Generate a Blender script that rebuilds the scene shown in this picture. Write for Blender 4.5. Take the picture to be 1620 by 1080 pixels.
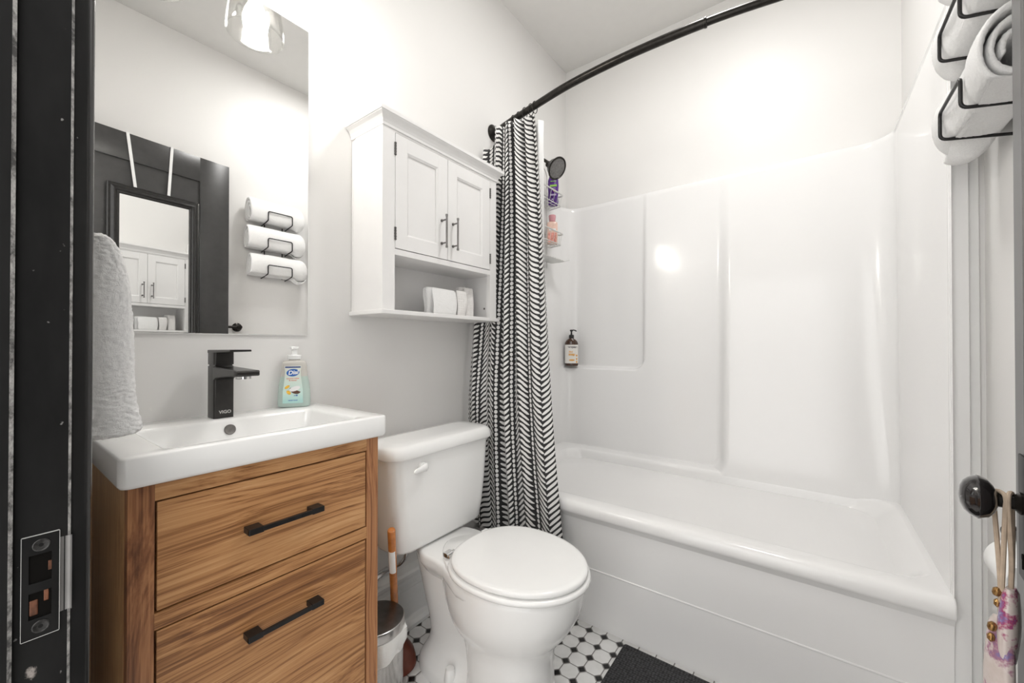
import bpy, bmesh, math, random
from mathutils import Vector, Matrix
random.seed(7)
PI = math.pi
R = math.radians
S = bpy.context.scene
for o in list(bpy.data.objects):
    bpy.data.objects.remove(o)

# ---------------------------------------------------------------- camera, light, exposure
cd = bpy.data.cameras.new('camera')
cam = bpy.data.objects.new('camera', cd)
S.collection.objects.link(cam)
cam.location = (1.217, 0.0, 1.04)
cam.rotation_euler = (R(90.41), 0, R(36.6))
cd.sensor_width = 36
cd.lens = 36 * 632 / 1620
cd.clip_start = 0.01
S.camera = cam

W = bpy.data.worlds.new('World')
S.world = W
W.use_nodes = True
wb = W.node_tree.nodes['Background']
wb.inputs['Color'].default_value = (1.0, 0.985, 0.965, 1)
wb.inputs['Strength'].default_value = 1.15

def lamp(name, kind, loc, energy, size=0.1, rot=(0, 0, 0), color=(1, 1, 1), size_y=None):
    l = bpy.data.lights.new(name, kind)
    l.energy = energy
    l.color = color
    if kind == 'AREA':
        l.size = size
        if size_y:
            l.shape = 'RECTANGLE'
            l.size_y = size_y
    else:
        l.shadow_soft_size = size
    o = bpy.data.objects.new(name, l)
    o.location = loc
    o.rotation_euler = rot
    S.collection.objects.link(o)
    return o
# round ceiling light of the bathroom (above the frame); its fixture is built with the room
cl = lamp('ceiling_lamp_light', 'AREA', (0.97, 1.32, 2.712), 5.8, 0.30, (0, 0, 0), (1, 0.985, 0.965))
cl.data.shape = 'DISK'
# fill light added outside the doorway to brighten the vanity's side panel
lamp('hall_fill_light', 'POINT', (1.24, -0.30, 2.50), 9, 0.12, (0, 0, 0), (1, 0.985, 0.965))

S.view_settings.view_transform = 'Standard'
S.view_settings.look = 'None'
S.view_settings.gamma = 1.0
S.view_settings.use_curve_mapping = False
S.view_settings.exposure = 1.10

# ---------------------------------------------------------------- materials
MATS = {}
class NT:
    def __init__(s, name):
        s.m = bpy.data.materials.new(name)
        s.m.use_nodes = True
        s.t = s.m.node_tree
        s.b = s.t.nodes['Principled BSDF']
    def n(s, typ, **kw):
        nd = s.t.nodes.new(typ)
        for k, v in kw.items():
            setattr(nd, k, v)
        return nd
    def l(s, a, b):
        s.t.links.new(a, b)
    def val(s, sock, v):
        if isinstance(v, (int, float)):
            sock.default_value = v
        else:
            s.l(v, sock)
    def ma(s, op, a, b=None, c=None, clamp=False):
        nd = s.n('ShaderNodeMath', operation=op)
        nd.use_clamp = clamp
        s.val(nd.inputs[0], a)
        if b is not None:
            s.val(nd.inputs[1], b)
        if c is not None:
            s.val(nd.inputs[2], c)
        return nd.outputs[0]
    def coord(s, which='Object', scale=(1, 1, 1), loc=(0, 0, 0)):
        tc = s.n('ShaderNodeTexCoord')
        mp = s.n('ShaderNodeMapping')
        mp.inputs['Scale'].default_value = scale
        mp.inputs['Location'].default_value = loc
        s.l(tc.outputs[which], mp.inputs['Vector'])
        return mp.outputs['Vector']
    def noise(s, vec, scale, detail=3, rough=0.5):
        nd = s.n('ShaderNodeTexNoise')
        s.l(vec, nd.inputs['Vector'])
        nd.inputs['Scale'].default_value = scale
        nd.inputs['Detail'].default_value = detail
        nd.inputs['Roughness'].default_value = rough
        return nd.outputs['Fac']
    def ramp(s, fac, stops):
        nd = s.n('ShaderNodeValToRGB')
        cr = nd.color_ramp
        while len(cr.elements) < len(stops):
            cr.elements.new(0.5)
        for e, (p, c) in zip(cr.elements, stops):
            e.position = p
            e.color = (*c, 1)
        s.l(fac, nd.inputs['Fac'])
        return nd.outputs['Color']
    def mix(s, fac, a, b):
        nd = s.n('ShaderNodeMix', data_type='RGBA')
        s.val(nd.inputs[0], fac)
        for i, v in ((6, a), (7, b)):
            if isinstance(v, tuple):
                nd.inputs[i].default_value = (*v, 1)
            else:
                s.l(v, nd.inputs[i])
        return nd.outputs[2]
    def bump(s, h, strength, dist=0.001):
        nd = s.n('ShaderNodeBump')
        nd.inputs['Strength'].default_value = strength
        nd.inputs['Distance'].default_value = dist
        s.l(h, nd.inputs['Height'])
        s.l(nd.outputs['Normal'], s.b.inputs['Normal'])

def mat(name, col, rough=0.5, metal=0.0, var=0.03, nscale=20, bump=0.0, bscale=200, bdist=0.001, coat=0.0, emit=None, spec=None):
    """procedural material: a base colour with a slight noise variation, optional fine bump"""
    if name in MATS:
        return MATS[name]
    q = NT(name)
    v = q.coord()
    n1 = q.noise(v, nscale)
    a = tuple(max(0, c * (1 - var)) for c in col)
    b = tuple(min(1, c * (1 + var)) for c in col)
    q.l(q.ramp(n1, [(0.3, a), (0.7, b)]), q.b.inputs['Base Color'])
    q.b.inputs['Roughness'].default_value = rough
    q.b.inputs['Metallic'].default_value = metal
    if spec is not None:
        q.b.inputs['Specular IOR Level'].default_value = spec
    if coat:
        q.b.inputs['Coat Weight'].default_value = coat
        q.b.inputs['Coat Roughness'].default_value = 0.05
    if bump:
        q.bump(q.noise(v, bscale, 4, 0.6), bump, bdist)
    if emit:
        q.b.inputs['Emission Color'].default_value = (*emit[0], 1)
        q.b.inputs['Emission Strength'].default_value = emit[1]
    MATS[name] = q.m
    return q.m

M_wall = mat('wall_paint', (0.80, 0.79, 0.775), 0.42, var=0.01, nscale=3, bump=0.06, bscale=120)
M_ceil = mat('ceiling_paint', (0.74, 0.73, 0.71), 0.7, var=0.01, bump=0.05, bscale=150)
M_trim = mat('white_trim_paint', (0.80, 0.80, 0.79), 0.28, var=0.02, bump=0.05, bscale=60)
M_cab = mat('white_cabinet_paint', (0.84, 0.83, 0.82), 0.38, var=0.01, bump=0.03, bscale=90)
M_porc = mat('white_porcelain', (0.86, 0.86, 0.85), 0.06, var=0.006, nscale=5)
M_tub = mat('white_tub_fibreglass', (0.85, 0.845, 0.84), 0.13, var=0.008, nscale=3, bump=0.012, bscale=18, bdist=0.002)
M_plastic = mat('white_plastic', (0.88, 0.88, 0.87), 0.2, var=0.006)
M_seat = mat('white_seat_plastic', (0.86, 0.86, 0.85), 0.16, var=0.006)
M_black = mat('matte_black_metal', (0.016, 0.015, 0.015), 0.32, 0.35, var=0.2, nscale=60)
M_bronze = mat('dark_bronze_metal', (0.030, 0.027, 0.024), 0.28, 0.75, var=0.25, nscale=60)
M_knob = mat('black_enamel_knob', (0.012, 0.010, 0.010), 0.1, 0.0, var=0.3, coat=0.6)
M_chrome = mat('chrome', (0.75, 0.75, 0.75), 0.08, 1.0, var=0.02)
M_steel = mat('brushed_steel', (0.55, 0.54, 0.53), 0.24, 1.0, var=0.08, nscale=40)
M_darksteel = mat('dark_brushed_lid', (0.22, 0.215, 0.21), 0.3, 1.0, var=0.1, nscale=50)
M_wire = mat('satin_wire_metal', (0.66, 0.66, 0.64), 0.35, 0.5, var=0.05)
M_tvoid = mat('dark_recess', (0.004, 0.0035, 0.003), 0.9, spec=0.1)
M_copper = mat('copper_brown_metal', (0.14, 0.055, 0.028), 0.45, 0.3, var=0.5, nscale=120)
M_drain = mat('grey_drain_metal', (0.20, 0.19, 0.18), 0.4, 0.8, var=0.2, nscale=100)
M_bag = mat('white_bin_bag', (0.82, 0.82, 0.80), 0.4, var=0.03, bump=0.6, bscale=40, bdist=0.004)
M_hand = mat('orange_wood_handle', (0.50, 0.17, 0.035), 0.25, var=0.25, nscale=40, coat=0.3)
M_rubber = mat('red_brown_rubber', (0.16, 0.035, 0.016), 0.35, var=0.2)
M_paper = mat('white_paper', (0.90, 0.90, 0.89), 0.8, var=0.01, bump=0.2, bscale=200)
M_amber = mat('amber_brown_bottle', (0.055, 0.022, 0.010), 0.12, var=0.2, coat=0.4)
M_blackpl = mat('black_plastic', (0.012, 0.012, 0.012), 0.3, var=0.2)
M_lab = mat('cream_label', (0.82, 0.80, 0.76), 0.5, var=0.02)
M_orange = mat('orange_ink', (0.85, 0.42, 0.07), 0.5, var=0.05)
M_ink = mat('dark_ink', (0.03, 0.02, 0.05), 0.5)
M_purple = mat('purple_plastic', (0.085, 0.018, 0.22), 0.25, var=0.1)
M_green = mat('green_ink', (0.28, 0.55, 0.08), 0.5)
M_ltpurple = mat('pale_violet_ink', (0.60, 0.48, 0.75), 0.5)
M_pink = mat('pink_gloss_cap', (0.62, 0.30, 0.33), 0.15, var=0.1)
M_peach = mat('peach_liquid_bottle', (0.80, 0.56, 0.47), 0.15, var=0.08, nscale=60)
M_rose = mat('rose_pattern_ink', (0.80, 0.33, 0.27), 0.4, var=0.3, nscale=90)
M_blue = mat('royal_blue_ink', (0.015, 0.12, 0.45), 0.4)
M_navy = mat('navy_ink', (0.02, 0.05, 0.22), 0.4)
M_whiteink = mat('white_ink', (0.9, 0.9, 0.9), 0.5)
M_coral = mat('coral_ink', (0.75, 0.20, 0.12), 0.5)
M_yellow = mat('mango_ink', (0.85, 0.50, 0.05), 0.5, var=0.2, nscale=90)
M_brown = mat('coconut_brown_ink', (0.13, 0.055, 0.03), 0.6, var=0.3, nscale=90)
M_ribbon = mat('beige_ribbon', (0.46, 0.36, 0.27), 0.7, var=0.15, nscale=60)
M_gold = mat('gold_charm_metal', (0.34, 0.19, 0.07), 0.25, 0.8, var=0.3, nscale=90)
M_sgrey = mat('dark_grey_stain', (0.10, 0.10, 0.10), 0.5)

def m_towel(name, col, waffle=False):
    q = NT(name)
    v = q.coord()
    n1 = q.noise(v, 420, 3, 0.7)
    q.l(q.ramp(n1, [(0.36, tuple(c * 0.93 for c in col)), (0.56, col)]), q.b.inputs['Base Color'])
    q.b.inputs['Roughness'].default_value = 0.95
    q.b.inputs['Sheen Weight'].default_value = 0.3
    h = q.noise(v, 480 if not waffle else 500, 4, 0.8)
    if waffle:
        w = q.n('ShaderNodeTexVoronoi')
        q.l(v, w.inputs['Vector'])
        w.inputs['Scale'].default_value = 110
        w.inputs['Randomness'].default_value = 0.1
        h = q.ma('ADD', q.ma('MULTIPLY', h, 0.4), w.outputs['Distance'])
    q.bump(h, 0.7, 0.0025)
    return q.m
M_towel = m_towel('white_terry_towel', (0.94, 0.935, 0.925))
M_waffle = m_towel('white_waffle_towel', (0.84, 0.82, 0.80), True)

def m_wood(name, axis, cols, wide=1.0):
    q = NT(name)
    along = {'y': 1, 'z': 2}[axis]
    def sc(cross, run):
        v = [cross] * 3
        v[along] = run
        return tuple(v)
    # broad slow figure bends the fine straight grain
    n0 = q.noise(q.coord('Object', sc(5.0, 1.8)), 1.0, 2, 0.4)
    vm = q.n('ShaderNodeVectorMath', operation='MULTIPLY_ADD')
    q.l(n0, vm.inputs[0])
    vm.inputs[1].default_value = sc(16.0, 0.0)
    q.l(q.coord('Object', sc(120, 0.55)), vm.inputs[2])
    grain = q.noise(vm.outputs[0], 1.0, 4, 0.6)
    broad = q.noise(q.coord('Object', sc(14, 0.8), (3, 1, 2)), 1.0, 3, 0.5)
    fine = q.noise(q.coord('Object', sc(420, 3.5)), 1.0, 2, 0.6)
    f = q.ma('ADD', q.ma('ADD', q.ma('MULTIPLY', grain, 0.50), q.ma('MULTIPLY', broad, 0.26)), q.ma('MULTIPLY', fine, 0.24))
    st = [0.5 + (p - 0.5) * wide for p in (0.36, 0.44, 0.50, 0.57, 0.66)]
    q.l(q.ramp(f, list(zip(st, cols))), q.b.inputs['Base Color'])
    q.b.inputs['Roughness'].default_value = 0.42
    q.bump(fine, 0.12, 0.0005)
    return q.m
M_woodh = m_wood('walnut_wood_grain_across', 'y', [(0.130, 0.050, 0.018), (0.27, 0.118, 0.042), (0.42, 0.205, 0.080), (0.50, 0.265, 0.112), (0.58, 0.33, 0.155)])
M_woodv = m_wood('walnut_wood_grain_upright', 'z', [(0.13, 0.047, 0.018), (0.25, 0.100, 0.040), (0.36, 0.160, 0.066), (0.44, 0.21, 0.09), (0.52, 0.27, 0.125)])
M_woodg = m_wood('lightened_golden_veneer', 'z', [(0.38, 0.19, 0.075), (0.50, 0.27, 0.115), (0.60, 0.35, 0.16), (0.66, 0.41, 0.20), (0.72, 0.47, 0.25)], 1.3)  # golden veneer, colour lightened to stand in for light the panel lacks

def m_blackpaint(name, wear, rough=0.42, spec=0.16, chip=None):
    q = NT(name)
    v = q.coord('Object', (1, 1, 0.35))
    n1 = q.noise(v, 14, 5, 0.65)
    base = q.ramp(n1, [(0.3, (0.004, 0.004, 0.004)), (0.75, (0.013, 0.0127, 0.0125))])
    spots = q.noise(q.coord('Object'), 95, 2, 0.5)
    sp = q.ramp(spots, [(0.755, (0, 0, 0)), (0.79, (1, 1, 1))])
    col = q.mix(sp, base, (0.18, 0.175, 0.17))
    if wear:
        ch = q.noise(q.coord('Object', (1, 1, 0.8)), 60, 6, 0.75)
        k = q.ramp(ch, [(0.38, (0, 0, 0)), (0.62, (1, 1, 1))])
        col = q.mix(k, (0.07, 0.069, 0.067), (0.48, 0.47, 0.455))
    if chip:
        # a scuffed patch where the paint has come off
        sp3 = q.n('ShaderNodeVectorMath', operation='DISTANCE')
        q.l(q.coord('Object', (0.01, 1.0, 0.62)), sp3.inputs[0])
        sp3.inputs[1].default_value = (chip[0] * 0.01, chip[1], chip[2] * 0.62)
        near = q.ma('MULTIPLY', q.ma('SUBTRACT', 0.0125, sp3.outputs['Value']), 60, clamp=True)
        rag = q.noise(q.coord('Object', (1, 1, 0.7)), 210, 5, 0.8)
        kk = q.ma('MULTIPLY', q.ma('SUBTRACT', q.ma('MULTIPLY', q.ma('ADD', rag, 0.35), near), 0.42), 9, clamp=True)
        col = q.mix(kk, col, (0.30, 0.27, 0.25))
    q.l(col, q.b.inputs['Base Color'])
    q.b.inputs['Roughness'].default_value = rough
    q.b.inputs['Specular IOR Level'].default_value = spec
    q.bump(q.noise(v, 90, 3), 0.12, 0.001)
    return q.m
M_bpaint = m_blackpaint('black_door_paint', False)
M_bworn = m_blackpaint('worn_edge_of_black_paint', True)
M_bjamb = m_blackpaint('scuffed_black_jamb_paint', False, chip=(0.55, 0.038, 0.690))
M_bcasing = m_blackpaint('glossy_black_casing_paint', False, 0.22, 0.8)
M_door = mat('charcoal_door_paint', (0.045, 0.044, 0.043), 0.30, var=0.12, nscale=30, bump=0.05, bscale=90)

def m_floor():
    q = NT('octagon_and_dot_floor_tile')
    g = q.n('ShaderNodeNewGeometry')
    sp = q.n('ShaderNodeSeparateXYZ')
    q.l(g.outputs['Position'], sp.inputs[0])
    P = 0.0582
    fx = q.ma('ABSOLUTE', q.ma('SUBTRACT', q.ma('FRACT', q.ma('DIVIDE', q.ma('SUBTRACT', sp.outputs[0], X_GRID), P)), 0.5))
    fy = q.ma('ABSOLUTE', q.ma('SUBTRACT', q.ma('FRACT', q.ma('DIVIDE', q.ma('SUBTRACT', sp.outputs[1], Y_GRID), P)), 0.5))
    # cell centre = octagon, cell corners = black dots
    mx = q.ma('MAXIMUM', fx, fy)
    sm = q.ma('ADD', fx, fy)
    dist = q.ma('SUBTRACT', 0.5, mx)                          # to the straight joint
    diag = q.ma('MULTIPLY', q.ma('SUBTRACT', 0.735, sm), 0.7071)
    octo = q.ma('MINIMUM', dist, diag)                        # >0 inside the octagon
    oct_m = q.ma('MULTIPLY', q.ma('SUBTRACT', octo, 0.022), 60, clamp=True)
    dot = q.ma('MULTIPLY', q.ma('SUBTRACT', sm, 0.735), 0.7071)
    dot_m = q.ma('MULTIPLY', q.ma('SUBTRACT', dot, 0.022), 60, clamp=True)
    cell = q.n('ShaderNodeTexNoise')
    q.l(g.outputs['Position'], cell.inputs['Vector'])
    cell.inputs['Scale'].default_value = 22
    white = q.ramp(cell.outputs['Fac'], [(0.35, (0.76, 0.755, 0.74)), (0.65, (0.83, 0.825, 0.815))])
    c1 = q.mix(oct_m, (0.22, 0.21, 0.20), white)
    c2 = q.mix(dot_m, c1, (0.012, 0.011, 0.011))
    q.l(c2, q.b.inputs['Base Color'])
    both = q.ma('MAXIMUM', oct_m, dot_m)
    q.l(q.ma('SUBTRACT', 0.75, q.ma('MULTIPLY', both, 0.58)), q.b.inputs['Roughness'])
    q.bump(q.ma('MINIMUM', q.ma('MULTIPLY', q.ma('MAXIMUM', octo, dot), 12), 1.0), 0.5, 0.0018)
    return q.m
X_GRID = 0.571
Y_GRID = 1.341

def m_curtain():
    q = NT('black_and_white_herringbone_cloth')
    tc = q.n('ShaderNodeTexCoord')
    sp = q.n('ShaderNodeSeparateXYZ')
    q.l(tc.outputs['UV'], sp.inputs[0])
    wob = q.ma('MULTIPLY', q.ma('SUBTRACT', q.noise(q.coord('UV'), 28, 2), 0.5), 0.006)
    U = q.ma('ADD', sp.outputs[0], wob)
    V = q.ma('ADD', sp.outputs[1], wob)
    P = 0.116                                   # width of one stripe of the print (one chevron + one row of dots)
    cell = q.ma('DIVIDE', U, P)
    idx = q.ma('FLOOR', cell)
    u = q.ma('MULTIPLY', q.ma('FRACT', cell), P)        # 0..P metres
    even = q.ma('MODULO', idx, 2)                        # alternate the direction of the chevrons
    sign = q.ma('SUBTRACT', q.ma('MULTIPLY', even, 2), 1)
    CH = 0.0495                                          # centre of the chevron column
    HW = 0.0445                                         # half width
    du = q.ma('ABSOLUTE', q.ma('SUBTRACT', u, CH))
    inch = q.ma('LESS_THAN', du, HW)
    side = q.ma('GREATER_THAN', u, CH)
    vv = q.ma('ADD', V, q.ma('MULTIPLY', q.ma('MULTIPLY', du, sign), 0.72))
    vv = q.ma('ADD', vv, q.ma('MULTIPLY', side, 0.004))
    ph = q.ma('FRACT', q.ma('DIVIDE', vv, 0.0215))
    d = q.ma('ABSOLUTE', q.ma('SUBTRACT', ph, 0.5))       # 0 middle of a leaf
    # leaf half thickness: swells in the middle, pointed at the ends
    t = q.ma('DIVIDE', du, HW)
    tt = q.ma('SUBTRACT', q.ma('MULTIPLY', t, 2), 1.0)
    th = q.ma('MULTIPLY', q.ma('SQRT', q.ma('MAXIMUM', q.ma('SUBTRACT', 1.0, q.ma('POWER', q.ma('ABSOLUTE', tt), 2.6)), 0.0)), 0.30)
    leaf = q.ma('MULTIPLY', q.ma('LESS_THAN', d, th), inch)
    # dots
    dc = 0.1060
    ddu = q.ma('SUBTRACT', u, dc)
    dv = q.ma('MULTIPLY', q.ma('SUBTRACT', q.ma('FRACT', q.ma('DIVIDE', V, 0.0185)), 0.5), 0.0185)
    rr = q.ma('SQRT', q.ma('ADD', q.ma('MULTIPLY', ddu, ddu), q.ma('MULTIPLY', q.ma('MULTIPLY', dv, dv), 0.8)))
    dot = q.ma('LESS_THAN', rr, 0.0070)
    m = q.ma('MAXIMUM', leaf, dot)
    col = q.mix(m, (0.022, 0.021, 0.022), (0.80, 0.79, 0.775))
    q.l(col, q.b.inputs['Base Color'])
    q.b.inputs['Roughness'].default_value = 0.85
    q.b.inputs['Sheen Weight'].default_value = 0.15
    q.bump(q.noise(q.coord('UV'), 900, 2), 0.3, 0.0006)
    return q.m

def m_mat():
    q = NT('charcoal_chenille_mat')
    v = q.coord('Object')
    w = q.n('ShaderNodeTexVoronoi')
    q.l(v, w.inputs['Vector'])
    w.inputs['Scale'].default_value = 115
    w.inputs['Randomness'].default_value = 0.35
    q.l(q.ramp(w.outputs['Distance'], [(0.0, (0.085, 0.085, 0.088)), (0.7, (0.012, 0.012, 0.013))]), q.b.inputs['Base Color'])
    q.b.inputs['Roughness'].default_value = 0.95
    q.bump(q.ma('SUBTRACT', 1.0, w.outputs['Distance']), 1.0, 0.006)
    return q.m

def m_mirror():
    q = NT('silvered_mirror_glass')
    v = q.coord()
    q.l(q.ramp(q.noise(v, 4), [(0.3, (0.90, 0.905, 0.90)), (0.7, (0.915, 0.915, 0.91))]), q.b.inputs['Base Color'])
    q.b.inputs['Metallic'].default_value = 1.0
    q.b.inputs['Roughness'].default_value = 0.004
    return q.m
M_mirror = m_mirror()

def m_thin_glass(name, tint, edge=2.2):
    """thin clear glass: looks through where seen face on, reflects and whitens towards its edges"""
    q = NT(name)
    lw = q.n('ShaderNodeLayerWeight')
    lw.inputs['Blend'].default_value = 0.35
    tr = q.n('ShaderNodeBsdfTransparent')
    q.l(q.ramp(q.noise(q.coord(), 9), [(0.3, tuple(c * 0.985 for c in tint)), (0.7, tint)]), tr.inputs['Color'])
    gl = q.n('ShaderNodeBsdfGlossy')
    gl.inputs['Color'].default_value = (0.95, 0.95, 0.94, 1)
    gl.inputs['Roughness'].default_value = 0.08
    mx = q.n('ShaderNodeMixShader')
    q.l(q.ma('ADD', q.ma('MULTIPLY', q.ma('POWER', lw.outputs['Facing'], edge), 0.75), 0.06, clamp=True), mx.inputs[0])
    q.l(tr.outputs[0], mx.inputs[1])
    q.l(gl.outputs[0], mx.inputs[2])
    q.l(mx.outputs[0], q.t.nodes['Material Output'].inputs['Surface'])
    return q.m
M_glass = m_thin_glass('clear_shade_glass', (0.93, 0.93, 0.925))

def m_soap():
    q = NT('pale_green_liquid_soap_bottle')
    tc = q.n('ShaderNodeTexCoord')
    sp = q.n('ShaderNodeSeparateXYZ')
    q.l(tc.outputs['Object'], sp.inputs[0])
    k = q.ma('MULTIPLY', q.ma('SUBTRACT', sp.outputs[2], 0.082), 400, clamp=True)
    q.l(q.mix(k, (0.68, 0.82, 0.76), (0.80, 0.77, 0.72)), q.b.inputs['Base Color'])
    q.b.inputs['Roughness'].default_value = 0.12
    q.b.inputs['Transmission Weight'].default_value = 0.35
    q.b.inputs['IOR'].default_value = 1.3
    return q.m

def m_shade_bulb():
    q = NT('glowing_bulb')
    q.l(q.ramp(q.noise(q.coord(), 6), [(0.3, (0.98, 0.97, 0.95)), (0.7, (1, 1, 1))]), q.b.inputs['Base Color'])
    q.b.inputs['Emission Color'].default_value = (1, 0.965, 0.91, 1)
    q.b.inputs['Emission Strength'].default_value = BULB
    return q.m

def m_pendant(name, tint):
    q = NT(name)
    v = q.coord('Object')
    n = q.noise(v, 45, 4, 0.6)
    q.l(q.ramp(n, [(0.40, (0.58, 0.50, 0.46)), (0.54, (0.62, 0.54, 0.51)), (0.62, tint), (0.70, (0.20, 0.16, 0.34)), (0.78, (0.52, 0.44, 0.43))]), q.b.inputs['Base Color'])
    q.b.inputs['Roughness'].default_value = 0.15
    return q.m

# ---------------------------------------------------------------- mesh helpers
ORG = {}
def thing(name, label, cat, loc=(0, 0, 0), rotz=0.0, group=None, local=False):
    o = bpy.data.objects.new(name, None)
    o.empty_display_size = 0.05
    S.collection.objects.link(o)
    o.location = loc
    o.rotation_euler = (0, 0, rotz)
    o['label'] = label
    o['category'] = cat
    if group:
        o['group'] = group
    ORG[o.name] = Vector((0, 0, 0)) if local else Vector(loc)
    return o
def obj(name, bm, m, parent=None, smooth=35, label=None, loc=None):
    """link a bmesh as ONE object; verts are given in world coordinates (or in the thing's own when it is local)"""
    me = bpy.data.meshes.new(name)
    off = Vector((0, 0, 0))
    if parent is not None:
        off = ORG[parent.name]
    elif loc is not None:
        off = Vector(loc)
    if off.length > 0:
        bmesh.ops.translate(bm, verts=bm.verts, vec=-off)
    bmesh.ops.recalc_face_normals(bm, faces=bm.faces)
    bm.to_mesh(me)
    bm.free()
    for mm in (m if isinstance(m, (list, tuple)) else [m]):
        me.materials.append(mm)
    if smooth:
        me.shade_smooth()
        try:
            me.set_sharp_from_angle(angle=R(smooth))
        except Exception:
            pass
    o = bpy.data.objects.new(name, me)
    S.collection.objects.link(o)
    if parent is not None:
        o.parent = parent
    elif loc is not None:
        o.location = loc
    ORG[o.name] = off
    if label:
        o['label'] = label
    return o
def tag(o, label, cat, group=None, kind=None):
    o['label'] = label
    o['category'] = cat
    if group:
        o['group'] = group
    if kind:
        o['kind'] = kind
    return o
def struct(name, bm, m, smooth=0):
    o = obj(name, bm, m, None, smooth)
    o['kind'] = 'structure'
    return o
def copy_tree(o, loc=None, label=None):
    c = o.copy()
    S.collection.objects.link(c)
    for ch in list(o.children):
        d = ch.copy()
        S.collection.objects.link(d)
        d.parent = c
        for g in list(ch.children):
            e = g.copy()
            S.collection.objects.link(e)
            e.parent = d
    if loc is not None:
        c.location = loc
    if label:
        c['label'] = label
    return c
def B():
    return bmesh.new()
def box(bm, x0, x1, y0, y1, z0, z1, bev=0.0, seg=2, M=None, mi=0):
    t = bmesh.new()
    bmesh.ops.create_cube(t, size=1)
    for v in t.verts:
        v.co = Vector(((x0 + x1) / 2 + v.co.x * (x1 - x0), (y0 + y1) / 2 + v.co.y * (y1 - y0), (z0 + z1) / 2 + v.co.z * (z1 - z0)))
    if bev:
        bmesh.ops.bevel(t, geom=t.edges[:], offset=bev, segments=seg, profile=0.5, affect='EDGES')
    if M is not None:
        bmesh.ops.transform(t, matrix=M, verts=t.verts)
    join(bm, t, mi)
    return bm
def join(bm, t, mi=0):
    vm = {}
    for v in t.verts:
        vm[v] = bm.verts.new(v.co)
    for f in t.faces:
        try:
            nf = bm.faces.new([vm[v] for v in f.verts])
            nf.material_index = mi if mi else f.material_index
        except ValueError:
            pass
    t.free()
def loft(bm, rings, closed=True, cap0=True, cap1=True, mi=0):
    vs = [[bm.verts.new(p) for p in r] for r in rings]
    n = len(vs[0])
    for a, b in zip(vs[:-1], vs[1:]):
        for i in range(n if closed else n - 1):
            j = (i + 1) % n
            f = bm.faces.new([a[i], a[j], b[j], b[i]])
            f.material_index = mi
    if closed:
        if cap0:
            bm.faces.new(vs[0][::-1]).material_index = mi
        if cap1:
            bm.faces.new(vs[-1]).material_index = mi
    return vs
def ladder_caps(bm, vs, nl):
    """close both ends of a lofted ribbon whose section is nl points out and nl points back"""
    for ring, flip in ((vs[0], True), (vs[-1], False)):
        m_ = len(ring)
        for i in range(nl - 1):
            f = [ring[i], ring[i + 1], ring[m_ - 2 - i], ring[m_ - 1 - i]]
            bm.faces.new(f[::-1] if flip else f)
def lathe(bm, prof, n=32, M=None, cap0=True, cap1=True):
    """prof: [(r, z)...] about the z axis"""
    rings = []
    for r, z in prof:
        ring = [Vector((r * math.cos(2 * PI * i / n), r * math.sin(2 * PI * i / n), z)) for i in range(n)]
        if M is not None:
            ring = [M @ p for p in ring]
        rings.append(ring)
    loft(bm, rings, True, cap0, cap1)
    return bm
def frame_to(p, d):
    """matrix that puts the z axis along d at p"""
    return Matrix.Translation(Vector(p)) @ Vector(d).to_track_quat('Z', 'Y').to_matrix().to_4x4()
def cyl(bm, p0, p1, r, n=24, bev=0.0):
    p0, p1 = Vector(p0), Vector(p1)
    L = (p1 - p0).length
    if bev:
        prof = [(r - bev, 0), (r - bev * .3, bev * .3), (r, bev), (r, L - bev), (r - bev * .3, L - bev * .3), (r - bev, L)]
    else:
        prof = [(r, 0), (r, L)]
    return lathe(bm, prof, n, frame_to(p0, p1 - p0))
def catmull(pts, sub=8):
    P = [Vector(p) for p in pts]
    P = [2 * P[0] - P[1]] + P + [2 * P[-1] - P[-2]]
    out = []
    for i in range(1, len(P) - 2):
        for k in range(sub):
            t = k / sub
            a, b, c, d = P[i - 1], P[i], P[i + 1], P[i + 2]
            out.append(0.5 * ((2 * b) + (-a + c) * t + (2 * a - 5 * b + 4 * c - d) * t * t + (-a + 3 * b - 3 * c + d) * t ** 3))
    out.append(P[-2])
    return out
def tube(bm, pts, r, n=12, radii=None, flat=None):
    """round tube along a list of points"""
    P = [Vector(p) for p in pts]
    rings = []
    up = None
    for i, p in enumerate(P):
        d = (P[min(i + 1, len(P) - 1)] - P[max(i - 1, 0)]).normalized()
        if up is None:
            up = Vector((0, 0, 1)) if abs(d.z) < 0.9 else Vector((0, 1, 0))
        a = d.cross(up).normalized()
        b = a.cross(d).normalized()
        up = b
        rr = radii[i] if radii else r
        fl = flat if flat else 1.0
        rings.append([p + a * (rr * math.cos(2 * PI * k / n)) + b * (rr * fl * math.sin(2 * PI * k / n)) for k in range(n)])
    loft(bm, rings)
    return bm
def fillet(pts, r, seg=5, closed=False):
    """polyline with rounded corners"""
    P = [Vector(p) for p in pts]
    out = []
    n = len(P)
    for i in range(n):
        if not closed and i in (0, n - 1):
            out.append(P[i])
            continue
        a, b, c = P[i - 1], P[i], P[(i + 1) % n]
        u, v = (a - b), (c - b)
        rr = min(r, u.length * .45, v.length * .45)
        p, q = b + u.normalized() * rr, b + v.normalized() * rr
        for k in range(seg + 1):
            t = k / seg
            out.append(p.lerp(b, t).lerp(b.lerp(q, t), t))
    return out
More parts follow.
